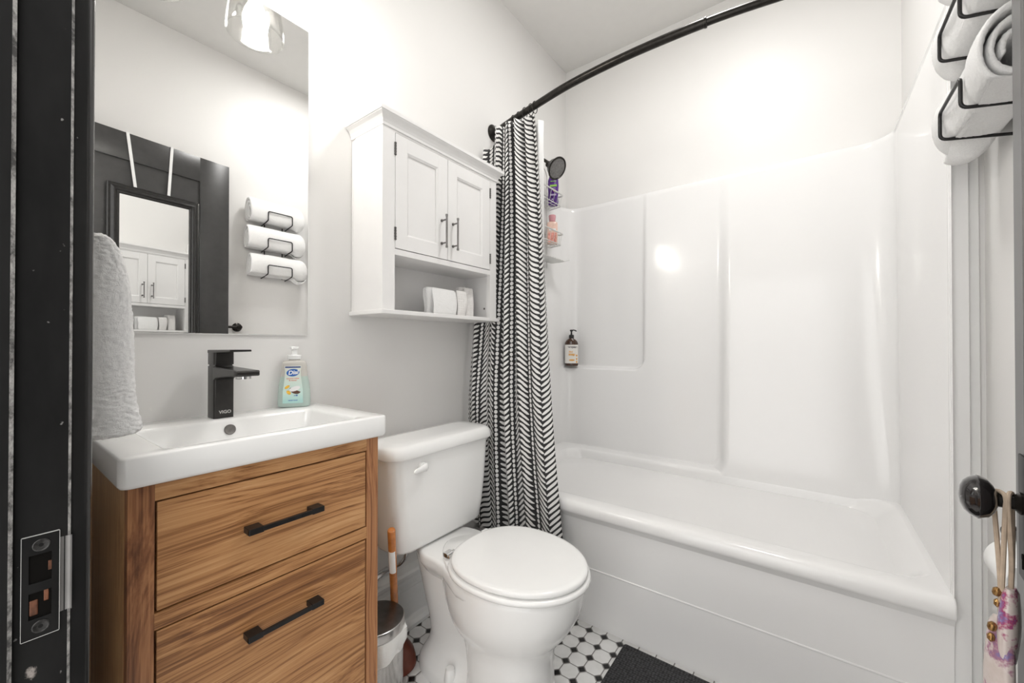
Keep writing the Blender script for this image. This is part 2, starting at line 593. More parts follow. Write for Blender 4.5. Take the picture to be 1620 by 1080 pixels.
def prism(bm, pts2, z0, z1, mi=0, mis=None):
    """plan polygon (x, y) extruded in z; mis: one material index per side"""
    a = [bm.verts.new((x, y, z0)) for x, y in pts2]
    b = [bm.verts.new((x, y, z1)) for x, y in pts2]
    n = len(pts2)
    for i in range(n):
        j = (i + 1) % n
        f = bm.faces.new([a[i], a[j], b[j], b[i]])
        f.material_index = mis[i] if mis else mi
    bm.faces.new(a[::-1])
    bm.faces.new(b)
    return bm
def prism_y(bm, pts2, y0, y1):
    """profile (x, z) extruded along y"""
    a = [bm.verts.new((x, y0, z)) for x, z in pts2]
    b = [bm.verts.new((x, y1, z)) for x, z in pts2]
    n = len(pts2)
    for i in range(n):
        j = (i + 1) % n
        bm.faces.new([a[i], a[j], b[j], b[i]])
    bm.faces.new(a[::-1])
    bm.faces.new(b)
    return bm
def rrect(x0, x1, y0, y1, r, z, seg=6):
    pts = []
    for cx, cy, a0 in ((x1 - r, y1 - r, 0), (x0 + r, y1 - r, 90), (x0 + r, y0 + r, 180), (x1 - r, y0 + r, 270)):
        for k in range(seg + 1):
            a = R(a0 + 90 * k / seg)
            pts.append(Vector((cx + r * math.cos(a), cy + r * math.sin(a), z)))
    return pts
def text_mesh(txt, size, extrude, M, font_bold=0.0, sx=1.0, shear=0.0):
    """lettering as a bmesh, centred, lying in the local XY plane, moved by M"""
    c = bpy.data.curves.new('lettering', 'FONT')
    c.body = txt
    c.size = size
    c.extrude = extrude
    c.offset = font_bold
    c.shear = shear
    c.align_x = 'CENTER'
    c.align_y = 'CENTER'
    o = bpy.data.objects.new('lettering', c)
    S.collection.objects.link(o)
    dg = bpy.context.evaluated_depsgraph_get()
    me = bpy.data.meshes.new_from_object(o.evaluated_get(dg))
    t = bmesh.new()
    t.from_mesh(me)
    bmesh.ops.transform(t, matrix=M @ Matrix.Diagonal((sx, 1, 1, 1)), verts=t.verts)
    bpy.data.objects.remove(o)
    bpy.data.meshes.remove(me)
    bpy.data.curves.remove(c)
    return t
def smooth01(t):
    t = max(0.0, min(1.0, t))
    return t * t * (3 - 2 * t)
def lerp(a, b, t):
    return a + (b - a) * t

FUZZ = bpy.data.textures.new('terry_loops', 'CLOUDS')
FUZZ.noise_scale = 0.0045
FUZZ.noise_depth = 1
def fuzz(o, levels, amount=0.0022):
    m_ = o.modifiers.new('smooth', 'SUBSURF'); m_.levels = levels; m_.render_levels = levels
    d_ = o.modifiers.new('loops', 'DISPLACE'); d_.texture = FUZZ; d_.strength = amount; d_.mid_level = 0.5; d_.texture_coords = 'LOCAL'

# ---------------------------------------------------------------- the room
CEIL = 2.741
YB = 2.207
XR = 1.545
XA = 1.520
bm = B(); box(bm, -0.06, 1.62, -1.4, YB + 0.05, -0.05, 0.0)
struct('floor', bm, m_floor())
bm = B(); box(bm, -0.06, 1.62, -0.05, YB + 0.05, CEIL, CEIL + 0.05)
struct('ceiling', bm, M_ceil)
bm = B(); box(bm, -0.06, 0.0, -0.05, YB + 0.05, 0, CEIL)
struct('wall_left', bm, M_wall)
bm = B(); box(bm, 0.0, 1.62, YB, YB + 0.05, 0, CEIL)
struct('wall_back', bm, M_wall)
bm = B()
prism(bm, [(XR, -0.05), (1.62, -0.05), (1.62, YB), (XA, YB), (XA, 1.392), (XR, 1.392)], 0, CEIL)
struct('wall_right', bm, M_wall)
bm = B(); box(bm, 0.0, 0.530, -0.05, 0.066, 0, CEIL); box(bm, 0.530, 1.41, -0.05, 0.066, 2.085, CEIL); box(bm, 1.41, XR, -0.05, 0.066, 0, CEIL)
struct('wall_front', bm, M_wall)
t = thing('ceiling_light', 'round flush ceiling light above the bath mat', 'light fixture', (0.97, 1.32, CEIL))
bm = B(); lathe(bm, [(0.155, 0.0), (0.158, -0.010), (0.150, -0.020), (0.136, -0.022), (0.134, -0.012)], 48, Matrix.Translation((0.97, 1.32, CEIL - 0.0005)), True, False)
obj('trim_ring', bm, M_trim, t)
bm = B(); lathe(bm, [(0.1335, -0.010), (0.1335, -0.016), (0.08, -0.020), (0.01, -0.021)], 48, Matrix.Translation((0.97, 1.32, CEIL)))
obj('diffuser', bm, M_plastic, t)
# white board covering the end of the tub alcove
bm = B(); box(bm, 1.5165, 1.5345, 1.384, 1.3915, 0, CEIL - 0.002, 0.001)
struct('trim_1', bm, M_trim)
# tall moulded baseboard on the left wall
prof = [(0.0, 0.0), (0.048, 0.0), (0.048, 0.012), (0.040, 0.024), (0.026, 0.030), (0.024, 0.034), (0.024, 0.135), (0.028, 0.140), (0.028, 0.150), (0.022, 0.156),
        (0.022, 0.170), (0.030, 0.178), (0.032, 0.192), (0.026, 0.200), (0.016, 0.206), (0.0, 0.210)]
bm = B(); prism_y(bm, prof, 0.067, 1.37)
struct('baseboard_left', bm, M_trim, 20)
prof2 = [(XR - x, z) for x, z in prof]
bm = B(); prism_y(bm, prof2, 0.067, 1.383)
struct('baseboard_right', bm, M_trim, 20)

# black door jamb (left side of the doorway) with its stop and the casing on the room side
bm = B()
prism(bm, [(0.531, -0.05), (0.562, -0.05), (0.562, 0.0216), (0.5590, 0.0248), (0.550, 0.0248), (0.550, 0.0638), (0.5482, 0.0662), (0.531, 0.0662)], 0, 2.085, mis=[0, 0, 1, 0, 0, 1, 0, 0])
struct('trim_2', bm, [M_bjamb, M_bworn])
bm = B()
c = fillet([(0.545, 0.0665, 0), (0.545, 0.0836, 0), (0.440, 0.0860, 0), (0.440, 0.0665, 0)], 0.0085, 6)
prism(bm, [(p.x, p.y) for p in c], 0, 2.14)
struct('trim_3', bm, M_bcasing, 60)
# right jamb and head of the doorway
bm = B(); box(bm, 1.378, 1.409, -0.05, 0.058, 0, 2.085)
struct('trim_4', bm, M_bpaint)
bm = B(); box(bm, 0.5505, 1.377, -0.05, 0.066, 2.062, 2.085)
struct('trim_5', bm, M_bpaint)

# strike plate on the jamb
t = thing('strike_plate', 'old black painted metal strike plate with two openings on the door jamb', 'strike plate', (0.5505, 0.045, 0.7805))
def YZ(bm, x, y0, y1, z0, z1, th=0.0012):
    box(bm, x, x + th, y0, y1, z0, z1)
zc, hz = 0.7805, 0.0545
bm = B()
px = 0.5502
ya, yb = 0.0309, 0.0575
for (y0, y1, z0, z1) in ((ya, yb, zc + 0.034, zc + hz), (ya, yb, zc - hz, zc - 0.034), (ya, ya + 0.005, zc - 0.034, zc + 0.034), (yb - 0.0055, yb, zc - 0.034, zc + 0.034), (ya + 0.005, yb - 0.0055, zc - 0.006, zc + 0.004)):
    YZ(bm, px, y0, y1, z0, z1, 0.0016)
obj('plate', bm, M_bpaint, t, 0)
bm = B()
for (y0, y1, z0, z1) in ((ya - .0004, ya, zc - hz, zc + hz), (yb, yb + .0004, zc - hz, zc + hz), (ya, yb, zc + hz, zc + hz + .0006), (ya, yb, zc - hz - .0006, zc - hz)):
    YZ(bm, px, y0, y1, z0, z1, 0.0017)
obj('worn_rim', bm, M_wire, t, 0, label='bare metal rim')
bm = B(); box(bm, 0.5500, 0.55035, ya + 0.0052, yb - 0.0056, zc + 0.0042, zc + 0.0338); box(bm, 0.5500, 0.55035, ya + 0.0052, yb - 0.0056, zc - 0.0338, zc - 0.0062)
obj('opening', bm, M_tvoid, t, 0)
bm = B(); box(bm, 0.5503, 0.5510, 0.0495, 0.0525, zc + 0.014, zc + 0.024, 0.0003); box(bm, 0.5503, 0.5510, 0.0365, 0.0425, zc - 0.030, zc - 0.014, 0.0008); box(bm, 0.5503, 0.5508, 0.0465, 0.0500, zc - 0.018, zc - 0.006, 0.0006)
obj('latch_metal', bm, M_copper, t, 0, label='copper coloured metal seen in the openings')
for sz in (zc + 0.0435, zc - 0.0435):
    bm = B()
    lathe(bm, [(0.0066, 0), (0.0066, 0.0008), (0.0058, 0.0012), (0.0050, 0.0006), (0.0008, 0.0002)], 24, frame_to((0.5515, 0.0445, sz), (1, 0, 0)))
    sc = obj('screw', bm, mat('worn_screw_metal', (0.035, 0.034, 0.033), 0.35, 0.5, var=0.5, nscale=300), t, 30)
# curled lip on the room side
bm = B()
pr = catmull([(0.5508, 0.0577), (0.5500, 0.0610), (0.5505, 0.0650), (0.5525, 0.0668)], 5)
pr = [(p.x, p.y) for p in [Vector((a[0], a[1], 0)) for a in pr]]
a = [Vector((x, y, 0)) for x, y in pr]
rings = [[Vector((p.x, p.y, z)) for p in a] + [Vector((p.x - 0.0011, p.y + 0.0003, z)) for p in a[::-1]] for z in (zc - 0.036, zc + 0.046)]
loft(bm, rings)
obj('lip', bm, mat('grey_painted_lip', (0.17, 0.165, 0.16), 0.3, 0.3, var=0.15), t, 30, label='bare grey curled lip')

# ---------------------------------------------------------------- open door
DX, DY, DA = 1.366, 0.067, R(84.2)
door = thing('door', 'open charcoal panelled door against the right wall, mirror hanging on it', 'door', (DX, DY, 0.0), DA, local=True)
bm = B()
WD, HD = 0.80, 2.050
T = 0.034
def panel_rect(x0, x1, z0, z1):
    box(bm, x0, x1, -T + 0.010, -0.010, z0, z1)
stl = 0.140
box(bm, 0.004, stl, -T, 0, 0.012, HD, 0.0015)
box(bm, WD - stl, WD, -T, 0, 0.012, HD, 0.0015)
for z0, z1 in ((0.012, 0.26), (0.86, 1.02), (1.920, HD)):
    box(bm, stl - 0.001, WD - stl + 0.001, -T + .0003, -0.0003, z0, z1, 0.001)
panel_rect(stl - 0.01, WD - stl + 0.01, 0.25, 0.87)
panel_rect(stl - 0.01, WD - stl + 0.01, 1.01, 1.93)
obj('leaf', bm, M_door, door, 30)
bm = B(); box(bm, 0.722, 0.768, 0.0003, 0.0032, 0.735, 0.895, 0.001)
pl = obj('lock_plate', bm, M_bpaint, door, 30)
bm = B(); lathe(bm, [(0.0045, 0), (0.0045, 0.001)], 16, frame_to((0.745, 0.0032, 0.765), (0, 1, 0))); box(bm, 0.7432, 0.7468, 0.0032, 0.0042, 0.750, 0.765)
obj('keyhole', bm, M_tvoid, pl)
KZ = 0.834
bm = B()
lathe(bm, [(0.014, 0.003), (0.0145, 0.006), (0.0105, 0.009), (0.0090, 0.011), (0.0090, 0.024), (0.0105, 0.026), (0.0105, 0.029), (0.0090, 0.030)], 28, frame_to((0.745, 0, KZ), (0, 1, 0)))
obj('spindle_collar', bm, M_bronze, door)
bm = B()
lathe(bm, [(0.0095, 0.024), (0.0125, 0.0255), (0.0195, 0.0285), (0.0255, 0.0335), (0.0280, 0.0390), (0.0290, 0.0410), (0.0292, 0.0422), (0.0280, 0.0433), (0.0270, 0.0455), (0.0245, 0.0500), (0.0200, 0.0545), (0.0120, 0.0580), (0.003, 0.0592)], 40, frame_to((0.745, 0, KZ), (0, 1, 0)))
obj('knob', bm, M_knob, door, label='round black glossy knob with a ridge around its middle')
for hzz in (0.25, 1.05, 1.82):
    bm = B(); cyl(bm, (-0.004, -T - 0.004, hzz - 0.045), (-0.004, -T - 0.004, hzz + 0.045), 0.005, 12)
    obj('hinge', bm, M_bronze, door)

# over-the-door mirror hanging on the door by two white straps
dm = thing('door_mirror', 'black framed mirror hanging by two white straps over the open door', 'mirror', (DX, DY, 0.0), DA, local=True)
mx0, mx1, mz0, mz1 = 0.292, 0.652, 0.52, 1.795
fw = 0.046
bm = B()
sect = [(0.0, 0.0035), (0.0, 0.0150), (0.004, 0.0175), (0.010, 0.0150), (0.013, 0.0150), (0.017, 0.0185), (0.024, 0.0215), (0.030, 0.0200), (0.034, 0.0145), (0.040, 0.0140), (0.043, 0.0120), (0.046, 0.0075), (0.046, 0.0035)]
rings = []
for d, h in sect:
    rings.append([Vector((mx0 + d, h, mz0 + d)), Vector((mx1 - d, h, mz0 + d)), Vector((mx1 - d, h, mz1 - d)), Vector((mx0 + d, h, mz1 - d))])
rings.append(rings[0])
loft(bm, rings, cap0=False, cap1=False)
obj('frame', bm, mat('black_mirror_frame', (0.020, 0.019, 0.018), 0.22, 0.1, var=0.2, nscale=60), dm, 25)
bm = B(); box(bm, mx0 + 0.04, mx1 - 0.04, 0.0035, 0.0085, mz0 + 0.04, mz1 - 0.04)
obj('mirror_glass', bm, M_mirror, dm, 0)
for xa, xb in ((0.366, 0.396), (0.537, 0.523)):
    bm = B()
    P = [(xb, 0.0030, mz1 - 0.010), (xa, 0.0022, HD + 0.001), (xa, 0.0010, HD + 0.0030), (xa, -T, HD + 0.0030), (xa, -T - 0.0022, HD), (xa, -T - 0.0022, HD - 0.03)]
    rings = [[Vector(p) + Vector((-0.006, 0, 0)), Vector(p) + Vector((0.006, 0, 0)), Vector(p) + Vector((0.006, 0.0009 if i < 3 else 0, 0.0009 if i in (2, 3) else 0)), Vector(p) + Vector((-0.006, 0.0009 if i < 3 else 0, 0.0009 if i in (2, 3) else 0))] for i, p in enumerate(P)]
    loft(bm, rings)
    obj('strap', bm, M_trim, dm, 0, label='white strap hooked over the top of the door')

# pendants hanging on ribbons from the knob's neck
def pendant(name, label, along, z_top, z_bot, w, tilt, tint, loops, dxl=0.0, grp='keepsake tags on the door knob'):
    Mz = Matrix.Rotation(DA, 4, 'Z')
    loc = Mz @ Vector((0.745 + dxl, along, 0)) + Vector((DX, DY, 0))
    t = thing(name, label, 'hanging tag', (loc.x, loc.y, z_top), DA + tilt, group=grp, local=True)
    bm = B()
    hz_ = z_top - z_bot
    rings = []
    for k in range(15):
        f = k / 14
        z = -hz_ * f
        ww = w * (0.78 + 0.30 * math.sin(min(1, f * 1.6) * PI / 2))
        th = 0.0060 + 0.0035 * math.sin(f * PI)
        if k == 0: ww, th = w * 0.55, 0.004
        if k == 14: ww, th = ww * 0.6, 0.004
        rings.append([Vector((ww / 2 * math.copysign(abs(math.cos(a)) ** .7, math.cos(a)), th * math.sin(a) + 0.004 * f, z)) for a in [2 * PI * i / 20 for i in range(20)]])
    loft(bm, rings)
    obj('tag_body', bm, m_pendant(name + '_marbling', tint), t)
    bm = B()
    top = KZ - z_top
    for s in (-1, 1):
        pts = catmull([(0, 0.0, 0.0), (s * 0.002, -0.001, top * .35), (s * 0.0085, 0, top * .92), (s * 0.0098, 0, top + 0.002), (s * 0.0075, 0, top + 0.0095), (0, 0, top + 0.0118)], 6)
        tube(bm, pts, 0.0026, 8, flat=1.0)
    obj('ribbon', bm, M_ribbon, t)
    bm = B()
    lathe(bm, [(0.002, 0), (0.0045, 0.003), (0.0045, 0.008), (0.003, 0.011), (0.001, 0.012)], 14, frame_to((-0.004, 0.010, -0.004), (0, 0.2, -1)))
    lathe(bm, [(0.002, 0), (0.0040, 0.003), (0.0036, 0.008), (0.001, 0.011)], 12, frame_to((-0.002, 0.0105, -0.020), (0, 0.1, -1)))
    obj('charm', bm, M_gold, t, label='small gold charm')
    return t
pendant('hanging_tag', 'longer cream and violet tag hanging on a beige ribbon from the knob', 0.0225, 0.678, 0.540, 0.036, R(25), (0.36, 0.17, 0.24), 1)
pendant('hanging_tag', 'shorter cream and crimson tag behind the longer one under the knob', 0.0135, 0.722, 0.615, 0.034, R(-20), (0.34, 0.05, 0.14), 1, 0.0)

# ---------------------------------------------------------------- vanity
VX, VY0, VY1 = 0.345, 0.147, 0.608
CT = 0.862
t = thing('vanity_cabinet', 'small walnut vanity with two drawers under a white basin', 'vanity', (0.17, 0.377, 0.0))
bm = B(); ZT = 0.8095
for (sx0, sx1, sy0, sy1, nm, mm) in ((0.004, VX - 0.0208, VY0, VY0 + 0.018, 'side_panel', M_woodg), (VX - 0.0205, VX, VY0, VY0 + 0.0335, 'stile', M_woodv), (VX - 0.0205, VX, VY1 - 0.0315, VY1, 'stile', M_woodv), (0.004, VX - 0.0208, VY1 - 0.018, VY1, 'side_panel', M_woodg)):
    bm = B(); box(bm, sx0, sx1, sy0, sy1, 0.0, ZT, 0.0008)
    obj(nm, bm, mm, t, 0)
bm = B()
dy0, dy1 = VY0 + 0.0335, VY1 - 0.0315
box(bm, VX - 0.0205, VX - 0.0002, dy0, dy1, 0.7800, ZT)
box(bm, VX - 0.0205, VX - 0.0002, dy0, dy1, 0.5655, 0.5930)
box(bm, VX - 0.0205, VX - 0.0002, dy0, dy1, 0.17, 0.2100)
box(bm, 0.004, 0.016, VY0 + 0.018, VY1 - 0.018, 0.1, ZT)
obj('rail', bm, M_woodh, t, 0)
bm = B(); box(bm, 0.02, VX - 0.024, VY0 + 0.018, VY1 - 0.018, 0.17, 0.80)
obj('carcass', bm, M_tvoid, t, 0, label='dark inside showing in the gaps')
def pull(parent, yc, zc_, L=0.146):
    bm = B()
    h = L / 2
    box(bm, VX + 0.0195, VX + 0.0260, yc - h, yc + h, zc_ - 0.0045, zc_ + 0.0045, 0.0008)
    for s in (-1, 1):
        y = yc + s * (h - 0.013)
        box(bm, VX - 0.0005, VX + 0.0262, y - 0.013, y + 0.013, zc_ - 0.0058, zc_ + 0.0058, 0.0010)
    obj('drawer_pull', bm, M_black, parent, 0)
for z0, z1, zp, dl in ((0.5962, 0.7768, 0.684, 0), (0.2125, 0.5622, 0.482, 0.0)):
    bm = B(); box(bm, VX - 0.020, VX - 0.0006, dy0 + 0.0032, dy1 - 0.0032, z0, z1, 0.0009)
    d = obj('drawer', bm, M_woodh, t, 0)
    pull(d, 0.3835, zp)

# basin top
t = thing('sink_basin', 'white rectangular ceramic basin top on the walnut vanity', 'sink', (0.17, 0.377, 0.81))
bm = B()
x0, x1, y0, y1 = 0.0015, 0.3640, 0.1330, 0.6225
rings = [rrect(x0 + .004, x1 - .010, y0 + .010, y1 - .006, 0.008, 0.8098), rrect(x0, x1 - .0035, y0 + .0035, y1 - .0035, 0.010, 0.8125),
         rrect(x0, x1, y0, y1, 0.012, 0.818), rrect(x0, x1, y0, y1, 0.012, CT - 0.0035), rrect(x0 + .0012, x1 - .0012, y0 + .0012, y1 - .0012, 0.011, CT - 0.0012), rrect(x0 + .004, x1 - .004, y0 + .004, y1 - .004, 0.009, CT)]
bx0, bx1, by0, by1 = 0.098, 0.334, 0.196, 0.560
for ins, z, r in ((-.004, CT - 0.0004, .020), (0.0, CT - 0.0020, .018), (0.003, CT - 0.008, .018), (0.011, CT - 0.045, .022), (0.020, CT - 0.058, .03), (0.05, CT - 0.063, .04), (0.105, CT - 0.066, .012)):
    rings.append(rrect(bx0 + ins * 1.0, bx1 - ins, by0 + ins, by1 - ins, r, z))
loft(bm, rings)
obj('basin', bm, M_porc, t, 40)
bm = B(); lathe(bm, [(0.0122, 0.0), (0.0120, 0.0018), (0.0105, 0.0030), (0.0085, 0.0022), (0.001, 0.0018)], 28, frame_to((0.1050, 0.366, CT - 0.0255), (1, 0, 0.22)))
obj('overflow_cover', bm, M_drain, t)
bm = B(); lathe(bm, [(0.022, 0), (0.022, 0.003), (0.016, 0.005), (0.001, 0.006)], 28, Matrix.Translation((0.215, 0.377, CT - 0.0655)))
obj('drain', bm, M_drain, t)

# faucet
fx0, fx1, fy0, fy1 = 0.034, 0.080, 0.341, 0.383
t = thing('faucet', 'matte black single lever faucet on the white basin', 'faucet', (0.057, 0.362, CT))
bm = B()
rings = [rrect(fx0, fx1, fy0, fy1, .005, CT), rrect(fx0, fx1, fy0, fy1, .005, CT + 0.094), rrect(fx0, fx1, fy0, fy1, .005, CT + 0.124), rrect(fx0 + .0008, fx1 - .0008, fy0 + .0008, fy1 - .0008, .004, CT + 0.1255)]
loft(bm, rings)
M_fau = mat('gunmetal_black_faucet', (0.055, 0.053, 0.051), 0.30, 0.8, var=0.1, nscale=40)
body = obj('body', bm, M_fau, t, 30)
bm = B()
# curved underside spout reaching over the basin
rings = []
for k in range(9):
    f = k / 8
    x = lerp(fx1 - 0.01, 0.222, f)
    zt = CT + lerp(0.1245, 0.1200, f)
    zb = CT + lerp(0.088, 0.1075, f ** 0.35)
    wy = lerp(0.0, 0.0018, f)
    r = 0.002
    rings.append([Vector((x, yy, zz)) for yy, zz in ((fy0 - wy, zb + r), (fy0 - wy + r, zb), (fy1 + wy - r, zb), (fy1 + wy, zb + r), (fy1 + wy, zt - r), (fy1 + wy - r, zt), (fy0 - wy + r, zt), (fy0 - wy, zt - r))])
rings.append([p * 1.0 + Vector((0.003, 0, 0)) for p in rings[-1]])
rings[-1] = [Vector((p.x, (p.y - .362) * .93 + .362, (p.z - CT - .114) * .5 + CT + .114)) for p in rings[-1]]
loft(bm, rings)
sp_ = obj('spout', bm, M_fau, t, 30)
bm = B(); cyl(bm, (0.196, 0.362, CT + 0.1085), (0.196, 0.362, CT + 0.1000), 0.0150, 24, 0.001)
obj('aerator', bm, M_chrome, sp_, label='chrome aerator')
bm = B()
rings = [rrect(fx0, fx1, fy0, fy1, .005, CT + 0.1290), rrect(fx0, fx1, fy0, fy1, .005, CT + 0.1590), rrect(fx0, fx1, fy0, fy1, .005, CT + 0.163)]
loft(bm, rings)
box(bm, fx0 + .003, fx1 - .003, fy0 + .003, fy1 - .003, CT + 0.1250, CT + 0.1295)
rings = []
for k in range(7):
    f = k / 6
    x = lerp(fx0 + 0.001, 0.180, f)
    zt = CT + 0.1645 + 0.0012 * f
    zb = CT + lerp(0.157, 0.1615, f)
    wy = 0.0005 * f
    rings.append([Vector((x, fy0 - wy, zb)), Vector((x, fy1 + wy, zb)), Vector((x, fy1 + wy, zt - .001)), Vector((x, fy1 + wy - .001, zt)), Vector((x, fy0 - wy + .001, zt)), Vector((x, fy0 - wy, zt - .001))])
loft(bm, rings)
lv = obj('lever', bm, M_fau, t, 30)
Mt = Matrix.Translation((fx1 + 0.0002, 0.3640, CT + 0.0145)) @ Matrix.Rotation(R(90), 4, 'Z') @ Matrix.Rotation(R(90), 4, 'X')
obj('logo_lettering', text_mesh('VIGO', 0.0105, 0.0003, Mt, 0.0002), mat('grey_engraved_logo', (0.55, 0.54, 0.52), 0.4), body, 0)

# soap bottle "Dial"
def flat_bottle(bm, prof, n=32, e=2.6):
    """prof: (half width, half depth, z); width along local x, depth along local y"""
    rings = []
    for w, d, z in prof:
        rg = []
        for i in range(n):
            a = 2 * PI * i / n
            c_, s_ = math.cos(a), math.sin(a)
            rg.append(Vector((w * math.copysign(abs(c_) ** (2 / e), c_), d * math.copysign(abs(s_) ** (2 / e), s_), z)))
        rings.append(rg)
    loft(bm, rings)
    return bm
def face_patch(outline, y, th=0.0004):
    """a flat label: outline (x, z) on the local face y (negative = towards the viewer)"""
    bm = B()
    a = [bm.verts.new((x, y, z)) for x, z in outline]
    b = [bm.verts.new((x, y - th, z)) for x, z in outline]
    n = len(a)
    for i in range(n):
        bm.faces.new([a[i], a[(i + 1) % n], b[(i + 1) % n], b[i]])
    bm.faces.new(a)
    bm.faces.new(b[::-1])
    return bm
def ell(cx, cz, rx, rz, n=28, rot=0.0, a0=0, a1=360):
    out = []
    full = (a1 - a0) >= 360
    m_ = n if full else n + 1
    for i in range(m_):
        a = R(a0 + (a1 - a0) * i / n)
        x, z = rx * math.cos(a), rz * math.sin(a)
        out.append((cx + x * math.cos(rot) - z * math.sin(rot), cz + x * math.sin(rot) + z * math.cos(rot)))
    return out
def face_M(x, y, z):
    return Matrix.Translation((x, y, z)) @ Matrix.Rotation(R(90), 4, 'X')
# faces of bottles point along local -y; rotate the thing so that this looks towards the room
t = thing('soap_dispenser', 'clear pump bottle of pale green hand soap with a blue oval logo', 'soap bottle', (0.031, 0.549, CT), R(56), local=True)
t.scale = (1.05, 1.0, 1.04)
bm = B()
flat_bottle(bm, [(0.034, 0.017, 0.0), (0.0385, 0.0205, 0.002), (0.0400, 0.022, 0.010), (0.0395, 0.022, 0.035), (0.0375, 0.021, 0.060), (0.0335, 0.020, 0.080), (0.0312, 0.019, 0.100), (0.0308, 0.019, 0.112), (0.0295, 0.0185, 0.120), (0.0260, 0.0165, 0.1255), (0.0135, 0.0130, 0.1275), (0.0125, 0.0125, 0.1300)], 36, 2.5)
bd = obj('bottle', bm, m_soap(), t, 50)
bm = B()
lathe(bm, [(0.0125, 0.130), (0.0168, 0.1305), (0.0173, 0.132), (0.0173, 0.1405), (0.0160, 0.1420), (0.0085, 0.1425), (0.0076, 0.1440), (0.0074, 0.1570), (0.0100, 0.1585), (0.0112, 0.1605), (0.0108, 0.1635), (0.007, 0.165)], 28)
tube(bm, [(0, 0, 0.1615), (-0.004, -0.008, 0.1615), (-0.007, -0.017, 0.1600)], 0.0042, 10)
obj('pump', bm, M_plastic, t)
yf = -0.0226
bm = face_patch([(-0.0245, 0.012), (0.0245, 0.012), (0.0240, 0.045), (0.0200, 0.078), (0.0185, 0.098), (0.0200, 0.113), (-0.0200, 0.113), (-0.0185, 0.098), (-0.0200, 0.078), (-0.0240, 0.045)], yf)
q = NT('soap_front_label'); tc = q.n('ShaderNodeTexCoord'); spx = q.n('ShaderNodeSeparateXYZ'); q.l(tc.outputs['Object'], spx.inputs[0])
q.l(q.ramp(q.ma('MULTIPLY', spx.outputs[2], 8), [(0.15, (0.45, 0.72, 0.68)), (0.30, (0.62, 0.82, 0.76)), (0.85, (0.74, 0.76, 0.68))]), q.b.inputs['Base Color'])
q.b.inputs['Roughness'].default_value = 0.3
lb = obj('front_label', bm, q.m, t, 0)
obj('blue_band', face_patch([(-0.0185, 0.1075), (0.0185, 0.1075), (0.0185, 0.1112), (-0.0185, 0.1112)], yf - .0004), M_navy, lb, 0)
obj('blue_oval', face_patch(ell(0, 0.0945, 0.0155, 0.0100, 32, R(6)), yf - .0004), M_blue, lb, 0)
bm = text_mesh('Dial', 0.0150, 0.0001, face_M(0.0003, yf - .0010, 0.0945) @ Matrix.Rotation(R(6), 4, 'Z'), 0.0004, 1.0, 0.25)
obj('logo_lettering', bm, M_whiteink, lb, 0)
bm = text_mesh('coconut water', 0.0052, 0.0001, face_M(0, yf - .0007, 0.0790), 0.0001)
join(bm, text_mesh('& mango', 0.0052, 0.0001, face_M(0, yf - .0007, 0.0738), 0.0001))
obj('scent_lettering', bm, M_coral, lb, 0)
bm = face_patch(ell(0.006, 0.048, 0.0140, 0.0105, 24, R(-25), 180, 360), yf - .0005)
obj('coconut_shell', bm, M_brown, lb, 0)
bm = face_patch(ell(0.0045, 0.051, 0.0135, 0.0062, 24, R(20)), yf - .0009)
obj('coconut_flesh', bm, M_whiteink, lb, 0)
bm = face_patch(ell(-0.0135, 0.056, 0.0070, 0.0035, 18, R(35)), yf - .0007)
join(bm, face_patch(ell(-0.0100, 0.041, 0.0065, 0.0042, 18, R(-50)), yf - .0007))
obj('mango_slice', bm, M_yellow, lb, 0)
bm = text_mesh('HAND SOAP', 0.0040, 0.0001, face_M(0, yf - .0007, 0.0195), 0.0001)
join(bm, text_mesh('refill', 0.0050, 0.0001, face_M(0.007, yf - .0007, 0.0325), 0.0002))
obj('small_lettering', bm, M_blue, lb, 0)

# wall mirror
t = thing('wall_mirror', 'tall frameless mirror on the wall above the vanity', 'mirror', (0.003, 0.36, 1.52))
bm = B(); box(bm, 0.001, 0.0065, 0.105, 0.5985, 1.067, 1.9845, 0.0004, 1)
obj('mirror_glass', bm, M_mirror, t, 0)
bm = B(); box(bm, 0.0008, 0.0058, 0.1042, 0.6005, 1.0652, 1.9862)
obj('backing', bm, M_cab, t, 0, label='pale backing edge')
t = t

